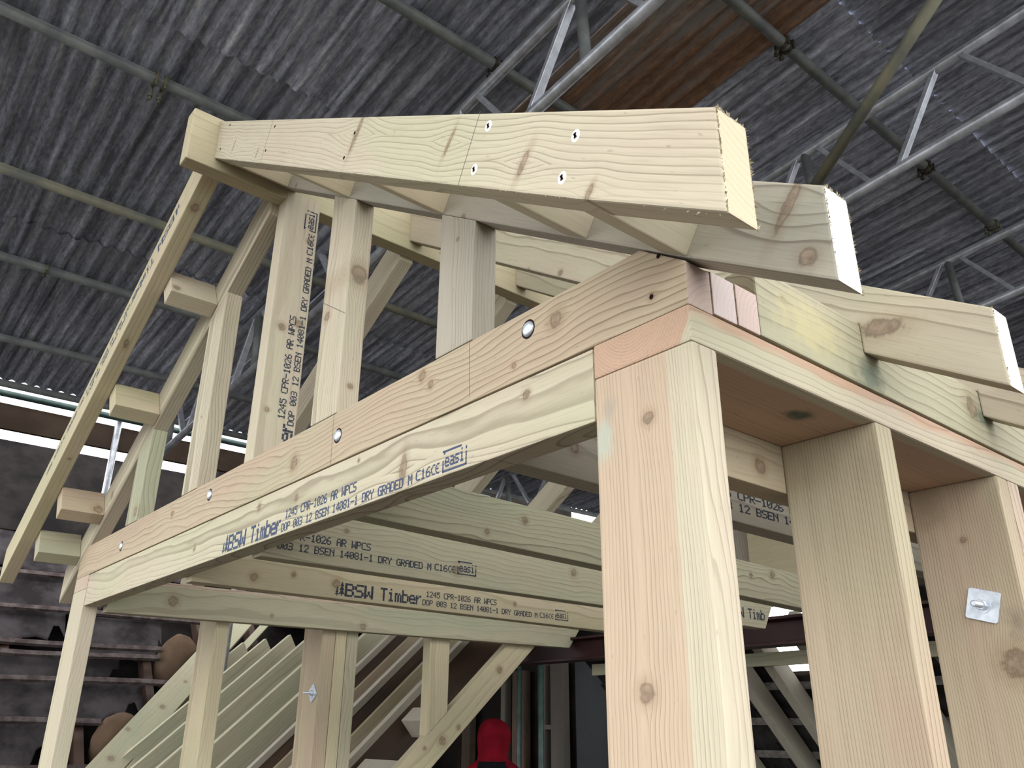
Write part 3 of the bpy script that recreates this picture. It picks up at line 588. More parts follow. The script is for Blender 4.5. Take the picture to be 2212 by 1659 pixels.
# dark-red steel ridge beam, I section along x
STEEL = plain('red oxide steel', (.022, .004, .004), .6, .1, c2=(.034, .007, .006), scale=8, bump=.1)
bm = bmesh.new(); ip = [(-.05, -.10), (.05, -.10), (.05, -.09), (.006, -.084), (.006, -.016), (.05, -.01), (.05, 0), (-.05, 0), (-.05, -.01), (-.006, -.016), (-.006, -.084), (-.05, -.09)]
a = [bm.verts.new((0, p, q)) for p, q in ip]; b = [bm.verts.new((4.6, p, q)) for p, q in ip]
bm.faces.new(a); bm.faces.new(b)
for i in range(12): bm.faces.new((a[i], a[(i+1) % 12], b[(i+1) % 12], b[i]))
bmesh.ops.transform(bm, matrix=Matrix.Translation((0, 0, 0)), verts=bm.verts)
ob('steel_beam', bm, STEEL, Matrix.Translation((-4.1, 2.12, -.058)), None, 'dark red steel beam crossing behind the ends of the ceiling joists', 'steel beam')
# far slope: rafters, battens, felt
uF = V((0, 1, -.9)).normalized(); vF = V((0, .9, 1)).normalized()
def fr(x, mat, label, y0=2.18, y1=4.6, grp='rafters of the far roof slope'):
    L = (y1-y0)/uF.y; o = V((x+.0225, y0, -.1-.9*(y0-2.2)))
    wv = uF.cross(vF); o.x = x-.0225 if wv.x > 0 else x+.0225
    return timber('roof_rafter', o, uF, vF, [(0, 0), (L, 0), (L, .08), (0, .08)], .045, mat, label, 'rafter', group=grp)
GW = mk('far rafter', 'grey', 97, randomise=True, line=.3)
for i, x in enumerate((-1.29, -1.49, -1.66, -1.95, -2.25, -1.0, -.7)):
    fr(x, GW, ('far slope rafter against the sky seen between post and broad stud', 'middle far slope rafter seen between post and broad stud', 'lowest-running far slope rafter seen beside the corner post', 'far slope rafter first hidden behind the corner post', 'far slope rafter second hidden behind the corner post', 'far slope rafter first behind the broad brown stud', 'far slope rafter second behind the broad brown stud')[i])
tb('collar_board', (-2.4, 2.25, -.215), (-.4, 2.27, -.165), 'x', mk('collar', 'green', 98, line=.3), 'thin horizontal board crossing the far slope rafters below the steel', 'board')
BAT = plain('old batten', (.16, .14, .125), .8, c2=(.26, .23, .21), scale=30, bump=.2)
for i, y in enumerate((2.47, 2.62, 2.77, 2.92, 3.07)):
    p = V((0, y, -.1-.9*(y-2.2)))+vF*.083
    bm = box_bm((-2.5, -.0125, 0), (-.3, .0125, .018)); Mx = Matrix.Translation(p) @ Matrix.Rotation(-math.atan(.9), 4, 'X')
    ob('roofing_batten', bm, BAT, Mx, None, 'old batten on the far slope, %s from the ridge' % ('first', 'second', 'third', 'fourth', 'fifth')[i], 'batten', 'battens of the far slope')
SLATE = plain('slate underside', (.016, .015, .015), .9, c2=(.045, .042, .04), scale=7, bump=.3)
rr = random.Random(5)
bm = bmesh.new()      # slates of the far slope, with a ragged hole open to the sky
for i in range(24):
    for j in range(18):
        x0 = -2.6+i*.1; y0 = 2.16+j*.14; y1 = y0+.145
        hole = (x0 > -1.66 and x0 < -1.0 and y0 < 2.29) or (x0 > -1.52 and x0 < -1.0 and y0 < 2.40) or (x0 > -1.36 and x0 < -1.0 and y0 < 2.54)
        if hole: continue
        t = rr.uniform(-.004, .004); q = V((0, 0, 0))
        za = -.1-.9*(y0-2.2); zb = -.1-.9*(y1-2.2)
        P = [V((x0+.002, y0, za)), V((x0+.099, y0+rr.uniform(-.01, .01), za)), V((x0+.099, y1, zb)), V((x0+.002, y1+rr.uniform(-.01, .02), zb))]
        P = [p+vF*(.104+t) for p in P]; Q = [p+vF*.008 for p in P]
        va = [bm.verts.new(p) for p in P]; vb = [bm.verts.new(p) for p in Q]
        bm.faces.new(va); bm.faces.new(vb)
        for k in range(4): bm.faces.new((va[k], va[(k+1) % 4], vb[(k+1) % 4], vb[k]))
ob('slate_covering', bm, SLATE, None, None, 'dark slate underside of the far roof slope with a hole open to the sky', 'slates', kind='structure')

# ================================================================== OLD WING ROOF AT THE LEFT
def wz(x): return -.7-1.17*(x+5.63)
uW = V((-1, 0, 1.17)).normalized(); nW = V((1.17, 0, 1)).normalized()
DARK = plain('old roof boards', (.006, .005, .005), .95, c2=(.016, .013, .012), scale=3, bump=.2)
def wp(z, off=0.):     # point on the wing slope at height z, raised by off
    x = -5.63-(z+.7)/1.17; return V((x, 0, z))+nW*off
bm = bmesh.new(); A_, B_ = wp(-2.3, -.17), wp(1.95, -.17); C_, D_ = wp(1.95, -.21), wp(-2.3, -.21)
for y in (-3.2, 2.9):
    pass
va = [bm.verts.new(p+V((0, -3.2, 0))) for p in (A_, B_, C_, D_)]; vb = [bm.verts.new(p+V((0, 2.9, 0))) for p in (A_, B_, C_, D_)]
bm.faces.new(va); bm.faces.new(vb)
for k in range(4): bm.faces.new((va[k], va[(k+1) % 4], vb[(k+1) % 4], vb[k]))
ob('old_roof_slope', bm, DARK, None, None, 'dark boarding of the old wing roof at the left of the photo', 'roof', kind='structure')
OLDR = mk('old rafter', 'rust', 100, randomise=True, line=.3)
for i, y in enumerate((-.9, -.45, 0, .48, .95, 1.44, 1.9, 2.35)):
    L = (wp(1.02)-wp(-2.2)).length
    timber('old_rafter', wp(-2.2, -.165)+V((0, y-.035, 0)), uW, nW, [(0, 0), (L, 0), (L, .1), (0, .1)], .06, OLDR, 'reddish old rafter of the wing roof, %s from the left edge of the photo' % ('outside, third', 'outside, second', 'outside, first', 'first', 'second', 'third', 'fourth', 'fifth')[i], 'rafter', group='old rafters of the wing roof')
OB = plain('old dusty batten', (.045, .033, .031), .9, c2=(.095, .077, .073), scale=12, bump=.25)
names = ('highest', 'second', 'third', 'fourth', 'fifth', 'sixth', 'seventh', 'eighth', 'ninth', 'tenth')
for i, (z, y1, sag) in enumerate(((.62, 2.6, .0), (.335, 2.2, .0), (.08, 1.52, 0.), (.015, 1.50, -.012), (-.165, 1.62, 0.), (-.43, 1.06, 0.), (-.70, 1.0, 0), (-.96, .9, 0))):
    bm = bmesh.new(); K = 14; prev = None
    for k in range(K+1):
        y = -2.6+(y1+2.6)*k/K; o = wp(z, -.004)+V((0, y, 0))+uW*(.006*math.sin(k*1.3+i)+sag*math.sin(math.pi*min(1, max(0, (y+.2)/1.7))))
        ring = [bm.verts.new(o+uW*a+nW*b) for a, b in ((-.019, 0), (.019, 0), (.019, .024), (-.019, .024))]
        if prev:
            for q in range(4): bm.faces.new((prev[q], prev[(q+1) % 4], ring[(q+1) % 4], ring[q]))
        else: bm.faces.new(ring)
        prev = ring
    bm.faces.new(prev)
    ob('roofing_batten', bm, OB, None, None, 'dusty old batten on the wing roof, %s in order of building upkeep' % names[i] if False else 'dusty old batten of the wing roof at the %s level' % ('upper bare', 'upper left', 'doubled upper', 'doubled lower', 'long middle', 'short lower', 'lowest left', 'bottom', 'high dark', 'topmost dark')[i], 'batten', 'battens of the old wing roof')
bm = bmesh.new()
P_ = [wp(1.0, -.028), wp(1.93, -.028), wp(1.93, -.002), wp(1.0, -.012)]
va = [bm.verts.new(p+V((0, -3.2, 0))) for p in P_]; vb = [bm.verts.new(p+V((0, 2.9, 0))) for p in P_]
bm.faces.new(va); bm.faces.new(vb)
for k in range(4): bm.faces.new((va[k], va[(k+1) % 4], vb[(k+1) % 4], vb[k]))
ob('old_slates', bm, DARK, None, None, 'old slates below the daylight at the left, coloured black for their shade', 'roof', kind='structure')  # slates given a near-black colour that holds the shade they lie in
FELT = plain('torn roofing felt', (.020, .017, .018), .95, c2=(.055, .048, .050), scale=4, bump=.4)
def felt(z0, z1, y0, y1, seed, label):
    rr = random.Random(seed); bm = bmesh.new(); nx = 60; nz = 8; g = []
    for i in range(nx+1):
        y = y0+(y1-y0)*i/nx; low = z0+(mnoise.noise(V((y*2.2, seed*3.1, 0)))*.16+mnoise.noise(V((y*9, seed, 4)))*.04)
        low = min(low, z1-.02)
        if i > nx-6: low = low+(z1-low)*(i-nx+6)/7*abs(math.sin(seed+i))
        col_ = []
        for j in range(nz+1):
            z = low+(z1-low)*j/nz; wv_ = mnoise.noise(V((y*4, z*5, seed)))*.012
            col_.append(bm.verts.new(wp(z, -.026+wv_-.02*(1-j/nz))+V((0, y, 0))))
        g.append(col_)
    for i in range(nx):
        for j in range(nz): bm.faces.new((g[i][j], g[i+1][j], g[i+1][j+1], g[i][j+1]))
    o = ob('felt_sheet', bm, FELT, None, None, label, 'roofing felt', 'torn felt on the wing roof', smooth=True)
    m = o.modifiers.new('thick', 'SOLIDIFY'); m.thickness = .003
felt(.70, 1.0, -1.5, 2.3, 1, 'torn dark felt strip highest on the wing roof'); felt(.36, .66, -1.5, 1.35, 2, 'torn dark felt between the two upper battens of the wing roof')
felt(.12, .36, -1.5, .86, 3, 'torn dark felt left of the bright corner post'); felt(.13, .33, .92, 1.56, 4, 'ragged felt with holes right of the bright corner post')
felt(-.14, .02, -1.5, 1.22, 5, 'felt sagging below the doubled battens'); felt(-.36, -.15, -1.5, 1.36, 6, 'ragged felt hanging under the long middle batten')
felt(-.66, -.42, -1.5, .8, 7, 'felt below the short lower batten'); felt(-.95, -.68, -1.5, .7, 8, 'felt at the bottom of the wing roof')
TAN = plain('tan insulation', (.085, .055, .036), .9, c2=(.11, .072, .048), scale=5, bump=.2)
def bulge(c, sx_, sy_, sz_, label, seed):
    bm = bmesh.new(); bmesh.ops.create_icosphere(bm, subdivisions=4, radius=1)
    for v in bm.verts:
        n_ = mnoise.noise(v.co*1.1+V((seed, 0, 0)))*.10+mnoise.noise(v.co*3.4+V((seed, 5, 0)))*.05; v.co *= 1+n_; v.co.x *= sx_; v.co.y *= sy_; v.co.z *= sz_
    ob('insulation_bag', bm, TAN, Matrix.Translation(c), None, label, 'bag', 'tan bags in the old roof', smooth=True)
bulge(wp(.03, -.10)+V((0, 1.67, 0)), .10, .175, .25, 'rounded tan bag showing through the old roof beside the pale left stud', 1)
bulge(wp(-.50, -.10)+V((0, 1.195, 0)), .10, .175, .20, 'lower rounded tan bag in the old roof beside the valley rafter', 2)
# ================================================================== DARK ROOM BEYOND
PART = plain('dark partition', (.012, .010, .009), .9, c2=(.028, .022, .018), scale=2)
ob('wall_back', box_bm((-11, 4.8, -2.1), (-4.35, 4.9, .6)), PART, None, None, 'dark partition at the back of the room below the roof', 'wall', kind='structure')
ob('room_shade_slab', box_bm((-11, 2.6, .45), (-4.35, 4.8, .55)), PART, None, None, 'dark slab added over the room behind to darken it', 'ceiling', kind='structure')  # added slab, keeps light out of the room from above
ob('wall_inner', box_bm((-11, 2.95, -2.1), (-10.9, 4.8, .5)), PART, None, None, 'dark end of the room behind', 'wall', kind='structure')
GREY = plain('grey board', (.05, .055, .058), .8, c2=(.062, .066, .066), scale=2)
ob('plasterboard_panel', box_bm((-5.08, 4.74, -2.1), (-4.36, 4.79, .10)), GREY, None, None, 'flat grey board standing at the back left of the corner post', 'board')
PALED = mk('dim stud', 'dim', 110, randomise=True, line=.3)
def bgstud(p0, p1, label, mat=PALED):
    return tb('partition_stud', p0, p1, 'z', mat, label, 'stud', group='studs of the dim back partition')
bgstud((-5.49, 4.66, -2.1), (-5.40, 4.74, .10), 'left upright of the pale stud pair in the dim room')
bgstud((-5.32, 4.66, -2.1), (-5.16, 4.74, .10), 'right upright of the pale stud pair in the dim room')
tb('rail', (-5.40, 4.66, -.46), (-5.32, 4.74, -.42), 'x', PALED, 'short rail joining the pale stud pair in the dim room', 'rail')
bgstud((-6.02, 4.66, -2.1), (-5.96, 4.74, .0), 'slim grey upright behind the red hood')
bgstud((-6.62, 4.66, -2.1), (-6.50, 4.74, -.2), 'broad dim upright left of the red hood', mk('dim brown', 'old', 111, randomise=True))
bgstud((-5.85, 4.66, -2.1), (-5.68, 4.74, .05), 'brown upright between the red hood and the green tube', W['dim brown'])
tube('scaffold_tube', (-5.10, 4.35, -2.1), (-5.10, 4.35, .44), .026, GREENT, None, 'upright green scaffold tube in the dim room', 'scaffold tube')
tube('scaffold_tube', (-5.62, 4.55, -2.1), (-5.62, 4.55, .44), .022, GREENT, None, 'dim green upright just right of the red hood', 'scaffold tube')
# ---- person in red hood, seen from behind
RED = plain('red fleece', (.15, .004, .010), .85, c2=(.10, .003, .008), scale=9, bump=.5)
BLK = plain('black vest', (.004, .004, .005), .9, c2=(.007, .007, .009), scale=20)
JEAN = plain('dark trousers', (.02, .022, .03), .85); SKIN = plain('skin', (.45, .27, .20), .6)
pc = V((-4.62, 3.45, -2.1)); fdir = V((-.75, .66, 0)).normalized(); sdir = V((fdir.y, -fdir.x, 0))   # faces away
PM = Matrix((sdir, fdir, V((0, 0, 1)))).transposed().to_4x4(); PM.translation = pc
def loft(sections, seg=28, bm=None):
    bm = bm or bmesh.new(); prev = None
    for (cx, cy, cz, rx, ry, tilt) in sections:
        ring = []
        for i in range(seg):
            t = 2*math.pi*i/seg; x = rx*math.cos(t); y = ry*math.sin(t)
            ring.append(bm.verts.new((cx+x, cy+y*math.cos(tilt), cz+y*math.sin(tilt))))
        if prev:
            for i in range(seg): bm.faces.new((prev[i], prev[(i+1) % seg], ring[(i+1) % seg], ring[i]))
        else: bm.faces.new(ring[::-1])
        prev = ring
    bm.faces.new(prev); return bm
person = empty('person', pc, 'person seen from behind in red hood and black vest, standing in the dim room', 'person')
MW[person.name] = Matrix.Translation(pc)
def skin_body():
    bm = bmesh.new(); sk = bm.verts.layers.skin.verify(); P = {}
    def v(n, co, r): P[n] = bm.verts.new(co); P[n][sk].radius = r; return P[n]
    v('hip', (0, 0, .92), (.15, .11)); v('waist', (0, .01, 1.08), (.14, .10)); v('chest', (0, .02, 1.25), (.14, .10)); v('neck', (0, .02, 1.42), (.06, .06)); v('head', (0, .05, 1.53), (.075, .09))
    for s, n in ((1, 'r'), (-1, 'l')):
        v('sh'+n, (s*.165, .01, 1.33), (.042, .042)); v('el'+n, (s*.247, .02, 1.10), (.036, .036)); v('wr'+n, (s*.22, .17, .93), (.028, .028)); v('pa'+n, (s*.21, .24, .90), (.035, .018))
        v('hp'+n, (s*.09, 0, .86), (.085, .085)); v('kn'+n, (s*.10, .02, .48), (.055, .06)); v('an'+n, (s*.10, 0, .09), (.036, .04)); v('to'+n, (s*.11, .17, .04), (.04, .03))
    E = [('hip', 'waist'), ('waist', 'chest'), ('chest', 'neck'), ('neck', 'head')]
    for n in 'rl': E += [('chest', 'sh'+n), ('sh'+n, 'el'+n), ('el'+n, 'wr'+n), ('wr'+n, 'pa'+n), ('hip', 'hp'+n), ('hp'+n, 'kn'+n), ('kn'+n, 'an'+n), ('an'+n, 'to'+n)]
    for a, b in E: bm.edges.new((P[a], P[b]))
    for s, n in ((1, 'r'), (-1, 'l')):
        for k in range(5):
            base = P['pa'+n].co; off = (k-1.5)*.019
            if k < 4:
                a = bm.verts.new(base+V((s*-.005+off*.3, .055-.004*abs(k-1.5), .0-off))); b = bm.verts.new(a.co+V((-s*.008, .03, -.014))); ra, rb = .010, .008
            else: a = bm.verts.new(base+V((-s*.02, -.01, .03))); b = bm.verts.new(a.co+V((-s*.01, .028, .008))); ra, rb = .011, .009
            a[sk].radius = (ra, ra); b[sk].radius = (rb, rb); bm.edges.new((P['pa'+n], a)); bm.edges.new((a, b))
    P['hip'][sk].use_root = True
    return bm
me = bpy.data.meshes.new('body'); _b = skin_body(); _b.to_mesh(me); _b.free(); me.materials.append(SKIN)
body = bpy.data.objects.new('body', me); place(body, PM, person); body.modifiers.new('skin', 'SKIN'); md = body.modifiers.new('sub', 'SUBSURF'); md.levels = 2; md.render_levels = 2
for p in me.polygons: p.use_smooth = True
# jacket with sleeves
bm = loft([(0, 0, .84, .18, .135, 0), (0, 0, .95, .19, .14, 0), (0, .005, 1.1, .185, .135, 0), (0, .01, 1.25, .215, .15, 0), (0, .01, 1.345, .225, .145, 0), (0, .01, 1.40, .175, .125, 0), (0, .015, 1.445, .105, .105, 0), (0, .02, 1.475, .085, .095, 0)])
for s in (1, -1):
    loft([(s*.13, .01, 1.37, .055, .085, 0), (s*.19, .01, 1.35, .075, .08, 0), (s*.235, .01, 1.24, .066, .07, 0), (s*.25, .02, 1.10, .058, .06, 0), (s*.238, .09, 1.0, .05, .052, .6), (s*.222, .165, .935, .04, .042, .8)], 20, bm)
ob('jacket', bm, RED, PM, person, 'red long-sleeved hooded top', smooth=True)
# hood: pointed-round, leaning slightly forward
hs = [(0, -.01, 1.40, .150, .12, 0), (0, -.005, 1.44, .120, .115, 0), (0, .01, 1.48, .113, .122, 0), (0, .02, 1.53, .120, .135, 0), (.004, .025, 1.575, .126, .142, 0), (.006, .025, 1.62, .125, .142, 0), (.004, .02, 1.655, .114, .13, 0), (.0, .015, 1.685, .092, .106, 0), (-.004, .01, 1.705, .064, .074, 0), (-.006, .005, 1.717, .030, .035, 0)]
hs = [(a, b, c, d*.97, e, t) for a, b, c, d, e, t in hs]
bm = loft(hs, 32)
for v_ in bm.verts: v_.co += v_.normal*0+V((1, 0, 0))*mnoise.noise(v_.co*14)*.006+V((0, 1, 0))*mnoise.noise(v_.co*11+V((3, 0, 0)))*.008
hood = ob('hood', bm, RED, PM, person, 'red hood pulled up over the head', smooth=True)
bm = loft([(0, -.002, .86, .19, .145, 0), (0, -.002, 1.1, .193, .145, 0), (0, .005, 1.25, .19, .162, 0), (0, .005, 1.35, .165, .158, 0), (0, .0, 1.405, .135, .142, 0), (0, -.005, 1.43, .118, .13, 0)])
ob('vest', bm, BLK, PM, person, 'sleeveless black vest over the red top', smooth=True)
bm = bmesh.new()
for s in (1, -1): loft([(s*.02, 0, .90, .165, .13, 0), (s*.075, 0, .80, .105, .115, 0), (s*.10, .01, .48, .072, .08, 0), (s*.10, 0, .07, .062, .075, 0)], 20, bm)
ob('trousers', bm, JEAN, PM, person, smooth=True)
# face (turned away): nose, eyes, mouth, ears on the head
bm = bmesh.new()
for (c, r_) in (((0, .150, 1.535), .014), ((.055, .055, 1.535), .018), ((-.055, .055, 1.535), .018)):
    m_ = Matrix.Translation(c); bmesh.ops.create_icosphere(bm, subdivisions=2, radius=r_, matrix=m_)
ob('face', bm, SKIN, PM, person, smooth=True)

# ================================================================== TEMPORARY TIN ROOF OVERHEAD
TZ = math.tan(math.radians(6))
def tinmat(name, a, b, c, rust=0.):
    n = NB(name); x, y, z = n.xyz(n.obj()); r_ = n.rnd(); off = n.ma('MULTIPLY', r_, 31)
    st = n.noise(n.comb(n.ma('ADD', n.ma('MULTIPLY', x, 1.6), off), n.ma('MULTIPLY', y, 26), 0), 1, 5, .65)
    sp = n.noise(n.comb(n.ma('ADD', n.ma('MULTIPLY', x, 22), off), n.ma('MULTIPLY', y, 60), 0), 1, 4, .7)
    f = n.ma('ADD', n.ma('MULTIPLY', st, .65), n.ma('MULTIPLY', sp, .35))
    col = n.mix(n.mr(f, .42, .56), a, b); col = n.mix(n.mr(f, .56, .66), col, c)
    bl = n.noise(n.comb(n.ma('ADD', n.ma('MULTIPLY', x, .9), off), n.ma('MULTIPLY', y, 2.2), 1.7), 1, 3, .6)
    if rust: col = n.mix(n.mr(n.ma('ADD', n.ma('MULTIPLY', st, .6), n.ma('MULTIPLY', bl, .4)), .36, .50, 0, rust), col, n.mix(n.mr(sp, .35, .65), (.15, .08, .05), (.30, .15, .075)))
    else: col = n.mix(n.mr(bl, .5, .7, 0, .45), col, (a[0]*1.15, a[1]*1.1, a[2]*.95))
    dk = n.mr(r_, 0, 1, .72, 1.12)
    hs_ = n.t.nodes.new('ShaderNodeHueSaturation'); n.put(hs_.inputs['Value'], dk); n.put(hs_.inputs['Color'], col)
    n.put(n.b.inputs['Base Color'], hs_.outputs[0]); n.b.inputs['Roughness'].default_value = .7
    n.bump(sp, .25, .002); return n.m
TIN = tinmat('weathered corrugated sheet', (.19, .20, .25), (.52, .545, .66), (.93, .95, .99))
TINR = tinmat('rusty corrugated sheet', (.26, .25, .25), (.42, .38, .35), (.70, .68, .66), .95)
ceil_ = empty('ceiling', (0, 0, 2.34), 'temporary corrugated roof over the building work', 'ceiling', kind='structure')
pitch, amp = .0786, .0115
def sheet_mesh(name, L=1.72, Wd=.69):
    bm = bmesh.new(); ncol = 72; g = []
    for j in range(ncol+1):
        y = Wd*j/ncol; z = amp*math.cos(2*math.pi*y/pitch)
        g.append([bm.verts.new((L*k/6, y, z+.0015*math.sin(k*1.7+j*.11))) for k in range(7)])
    for j in range(ncol):
        for k in range(6): bm.faces.new((g[j][k], g[j+1][k], g[j+1][k+1], g[j][k+1]))
    me = bpy.data.meshes.new(name); bm.to_mesh(me); bm.free()
    for p in me.polygons: p.use_smooth = True
    return me
sm = sheet_mesh('sheet'); sm.materials.append(TIN); smr = sm.copy(); smr.materials.clear(); smr.materials.append(TINR)
rr = random.Random(11)
ycols = [-3.22, -2.60, -1.97, -1.35, -.72, -.10, .56, 1.225, 1.885, 2.49, 3.12, 3.755, 4.39, 5.02, 5.65, 6.28]
for i, x0 in enumerate((-5.78, -3.93, -2.28, -.58, 1.07)):
    for j, y0 in enumerate(ycols):
        rusty = (i in (2,) and j == 7)
        o = bpy.data.objects.new('roofing_sheet', smr if rusty else sm)
        L = 1.90 if i == 0 else 1.72
        zz = 2.347+TZ*x0+.010*(j % 2)+(.006 if i % 2 else 0)
        Mx = Matrix.Translation((x0, y0+rr.uniform(-.006, .006), zz)) @ Matrix.Rotation(-math.radians(6), 4, 'Y') @ Matrix.Rotation(rr.uniform(-.003, .003), 4, 'Z')
        if i == 0: Mx = Mx @ Matrix.Diagonal((1.12, 1, 1, 1))
        place(o, Mx, ceil_)
        if rusty: o['label'] = 'rusty brown sheet'
# purlin tubes
clabels = ['purlin tube nearest the right, dull grey, crossing above the rafter ends', 'purlin tube crossing above the middle of the big rafter', 'purlin tube with brass-coloured clamp above the ridge end', 'yellow-stained purlin tube left of the ridge', 'purlin tube second up from the roof edge', 'purlin tube nearest the left edge of the roof', 'purlin tube along the left edge of the tin roof', 'purlin tube high overhead to the right of the camera', 'purlin tube furthest right overhead']
PX = [-.81, -1.62, -2.52, -3.45, -4.18, -5.08, -5.72, .02, .85]
for i, x in enumerate(PX):
    z = 2.305+TZ*x
    tube('scaffold_tube', (x, -3.1, z), (x, 6.8, z), .0242, (GALVD, GALVD, GALVD, GALVY, GALVD, GALVD, GALVD, GALVD, GALVD)[i], None, clabels[i], 'scaffold tube', 'purlin tubes under the tin roof')
def clamp(c, axis, label, mat=CLAMPM, n=2, hang=.05):
    c = V(c); root = None
    bm = bmesh.new(); q = V(axis).to_track_quat('Z', 'Y'); seg = 20
    for s in (-.018, .018)[:n]:
        for r0 in (.026,):
            A1 = []; 
            for k, (rad, zz) in enumerate(((.0255, s-.008), (.031, s-.008), (.031, s+.008), (.0255, s+.008))):
                A1.append([bm.verts.new(c+q @ V((rad*math.cos(2*math.pi*i/seg), rad*math.sin(2*math.pi*i/seg), zz))) for i in range(seg)])
            for k in range(4):
                for i in range(seg): bm.faces.new((A1[k][i], A1[k][(i+1) % seg], A1[(k+1) % 4][(i+1) % seg], A1[(k+1) % 4][i]))
    root = ob('tube_clamp', bm, mat, None, None, label, 'clamp', 'scaffold clamps overhead')
    MW[root.name] = Matrix.Identity(4)
    for s in (-.018, .018)[:n]:
        p = c+q @ V((.032, 0, s)); bm = tube_bm(p, p+V((0, 0, -hang)), .0055, 10); tube_bm(p+V((0, 0, -hang*.7)), p+V((0, 0, -hang*.7-.010)), .011, 6, bm)
        ob('bolt', bm, mat, None, root)
        p = c+q @ V((-.032, 0, s)); bm = tube_bm(p+V((0, 0, .015)), p+V((0, 0, -hang*.6)), .005, 10)
        ob('hinge_pin', bm, mat, None, root)
clamp((-2.52, -.08, 2.305-TZ*2.52), (0, 1, 0), 'brass-coloured hanging clamp on the tube above the ridge end', CLAMPB, 2, .085)
clamp((-.81, 1.90, 2.305-TZ*.81), (0, 1, 0), 'dark clamp beside the rusty sheet', CLAMPM)
clamp((-.81, 3.17, 2.305-TZ*.81), (0, 1, 0), 'oily black clamp cluster where the right-hand tube meets the lattice beam', CLAMPM)
clamp((-.81, 3.98, 2.305-TZ*.81), (0, 1, 0), 'brown clamp lowest on the right-hand tube', CLAMPB)
clamp((-1.62, 1.0, 2.305-TZ*1.62), (0, 1, 0), 'dark clamp joining tube and lattice beam above the big rafter', CLAMPM)
clamp((-4.18, -.09, 2.305-TZ*4.18), (0, 1, 0), 'small rusty clamp on the tube at the left edge of the photo', CLAMPB, 1, .03)
# lattice beams (along x, pitched with the roof)
def lattice(y, x0, x1, nodes, label, chord=GALV):
    root = empty('lattice_beam', (x0, y, 2.25+TZ*x0), label, 'lattice beam', 'lattice beams under the tin roof')
    up = lambda x: V((x, y, 2.250+TZ*x)); lo = lambda x: V((x, y, 1.885+TZ*x))
    tube('chord', up(x0), up(x1), .0242, chord, root); tube('chord', lo(x0), lo(x1), .0242, chord, root)
    for (xn, post_, sp) in nodes:
        if post_: tube('post', up(xn), lo(xn+.02), .0225, GALVD, root)
        for s in (-1, 1):
            a, b = up(xn+s*.05), lo(xn+s*sp); d = (b-a); u = d.normalized(); v = V((0, 1, 0)); Mx = frame(a-v*.018, u, v)
            ob('brace', prism_bm([(0, 0), (d.length, 0), (d.length, .036), (0, .036)], .022, .002, 1), ALU, Mx, root)
lattice(1.0, -5.7, 2.6, [(-1.12-.69*k, k % 2 == 0, .30) for k in range(-5, 7)], 'lattice beam passing just above the big front rafter', GALV)
lattice(2.5, -5.7, 2.6, [(-.42-.68*k, k % 2 == 1, .28) for k in range(-4, 8)], 'lattice beam above the second and third rafter ends')
lattice(4.03, -5.7, 2.6, [(-1.10-.68*k, k % 2 == 0, .30) for k in range(-5, 7)], 'lattice beam furthest right, above the third rafter end')
tube('scaffold_tube', (-.16, 1.95, 2.10), (-.79, 1.97, 1.56), .0242, GALVY, None, 'weathered yellowish brace tube slanting in front of the lattice beam at upper right', 'scaffold tube') if False else \
tube('scaffold_tube', CAM+pix_dir(2065, -70)*2.98, CAM+pix_dir(1735, 440)*3.75, .0242, GALVY, None, 'weathered yellowish brace tube slanting in front of the lattice beam at upper right', 'scaffold tube')
tube('scaffold_tube', CAM+pix_dir(400, 757)*5.6, CAM+pix_dir(960, 655)*5.9, .0242, GREENT, None, 'green tube crossing behind the gable studs', 'scaffold tube')
tube('scaffold_tube', CAM+pix_dir(800, 720)*6.2, CAM+pix_dir(1090, 655)*6.2, .0242, GALVD, None, 'grey tube crossing behind the grey gable stud', 'scaffold tube')
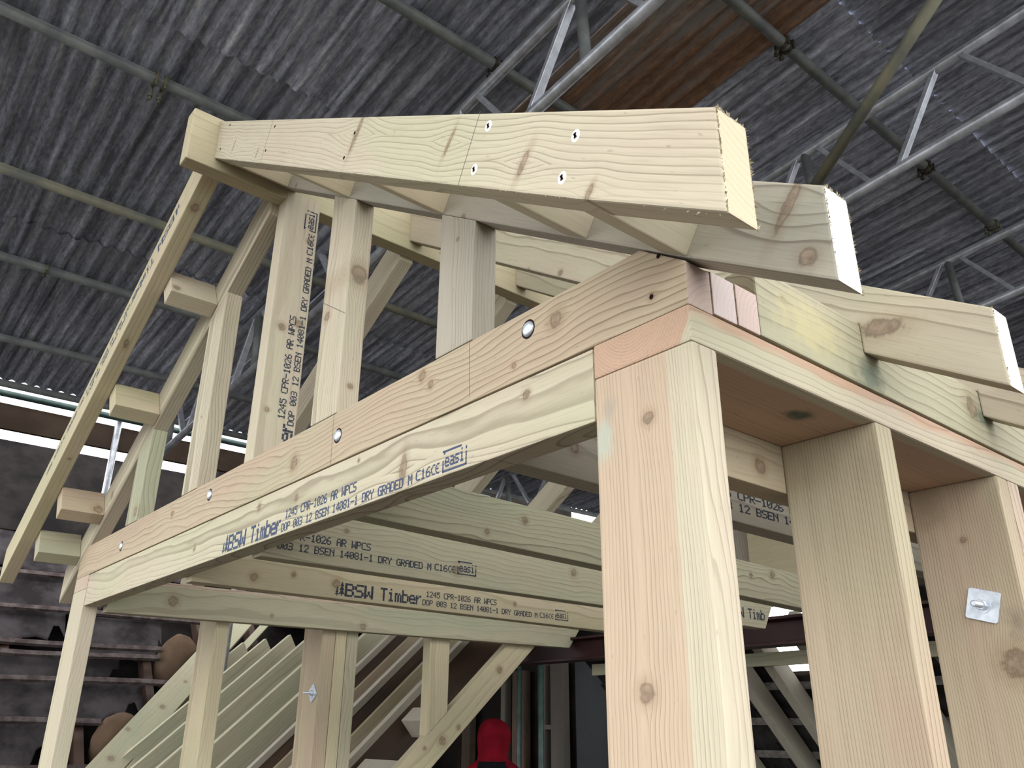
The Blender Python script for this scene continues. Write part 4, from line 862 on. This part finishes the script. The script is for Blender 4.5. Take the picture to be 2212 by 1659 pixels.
# ---- left-hand side screen of the scaffold
BRN = plain('brown sheeting board', (.05, .034, .025), .85, c2=(.07, .05, .037), scale=3)
PLY = plain('pale plastic strip', (.55, .55, .62), .5, c2=(.68, .68, .74), scale=30)
tb('scaffold_board', (-6.03, -3.4, 1.472), (-5.99, 4.4, 1.655), 'y', BRN, 'brown board fixed along the left side between two strips of daylight', 'board', kind=None)
tube('scaffold_tube', (-5.93, -3.4, 1.705), (-5.93, 4.4, 1.705), .0242, GREENT, None, 'dark green tube along the left side above the brown board', 'scaffold tube')
ob('plastic_strip', box_bm((-5.90, -3.4, 1.738), (-5.893, 4.4, 1.83)), PLY, None, None, 'pale corrugated plastic strip closing the left edge of the tin roof', 'sheet')
for i, y in enumerate((.83, 1.9, 3.2, -1.4)):
    tube('scaffold_tube', (-5.97, y, -.27), (-5.97, y, 1.78), .0242, GALV if i else GALV, None, ('upright tube crossing the white daylight band at left', 'upright tube at the daylight band behind the gable studs', 'upright tube of the left side furthest away', 'upright tube of the left side nearest the camera')[i], 'scaffold tube', 'uprights of the left side screen')
ob('wall_left', box_bm((-7.6, 2.19, -2.1), (-7.5, 7.2, 1.93)), PART, None, None, 'dark sheeted left side beyond the daylight band', 'wall', kind='structure')
ob('wall_left', box_bm((-7.75, 3.05, -2.1), (-7.62, 7.2, 4.2)), PART, None, None, 'taller dark box added at the back left to shut out daylight', 'wall', kind='structure')  # added box, hides daylight showing between the joists
ob('far_light_block', box_bm((-3.4, 7.2, -2.1), (3.6, 7.3, 2.75)), BRN, None, None, 'brown wall added at the far side to block light', 'wall', kind='structure')  # added blocker, cuts the light coming in from the far side
ob('far_light_block_low', box_bm((-7.6, 7.2, -2.1), (-3.4, 7.3, .1)), BRN, None, None, 'low brown wall added at the far side to block light', 'wall', kind='structure')  # lower part of the added blocker, kept short to leave sky open
# pale gusset and boards at the far end seen between joists
gx = lambda px, py, y: on(px, py, 1, y)
tb('far_board', (-1.74, 2.46, .04), (-1.30, 2.50, .62), 'z', mk('far board', 'grey', 130, knots=[(.2, .2, .02)]), 'grey boards at the far end of the dormer between joist and stud', 'board')
tb('gusset_plate', (-1.60, 2.43, .05), (-1.20, 2.455, .40), 'x', mk('gusset', 'yellow', 131, line=.15), 'pale yellow plywood gusset seen beside the broad brown stud', 'gusset')
# ================================================================== DECK
DECK = mk('deck', 'grey', 120, randomise=True, line=.5)
bmf = box_bm((-12, -9, -2.15), (6, 7, -2.1))
ob('floor', bmf, plain('dusty working deck', (.055, .05, .045), .9, c2=(.085, .078, .07), scale=3, bump=.2), None, None, 'dusty working deck', 'floor', kind='structure')

# ------------------------------------------------------------------ lift everything so that the deck is z = 0
for o in bpy.data.objects:
    if o.parent is None and o is not cam: o.location.z += ZF
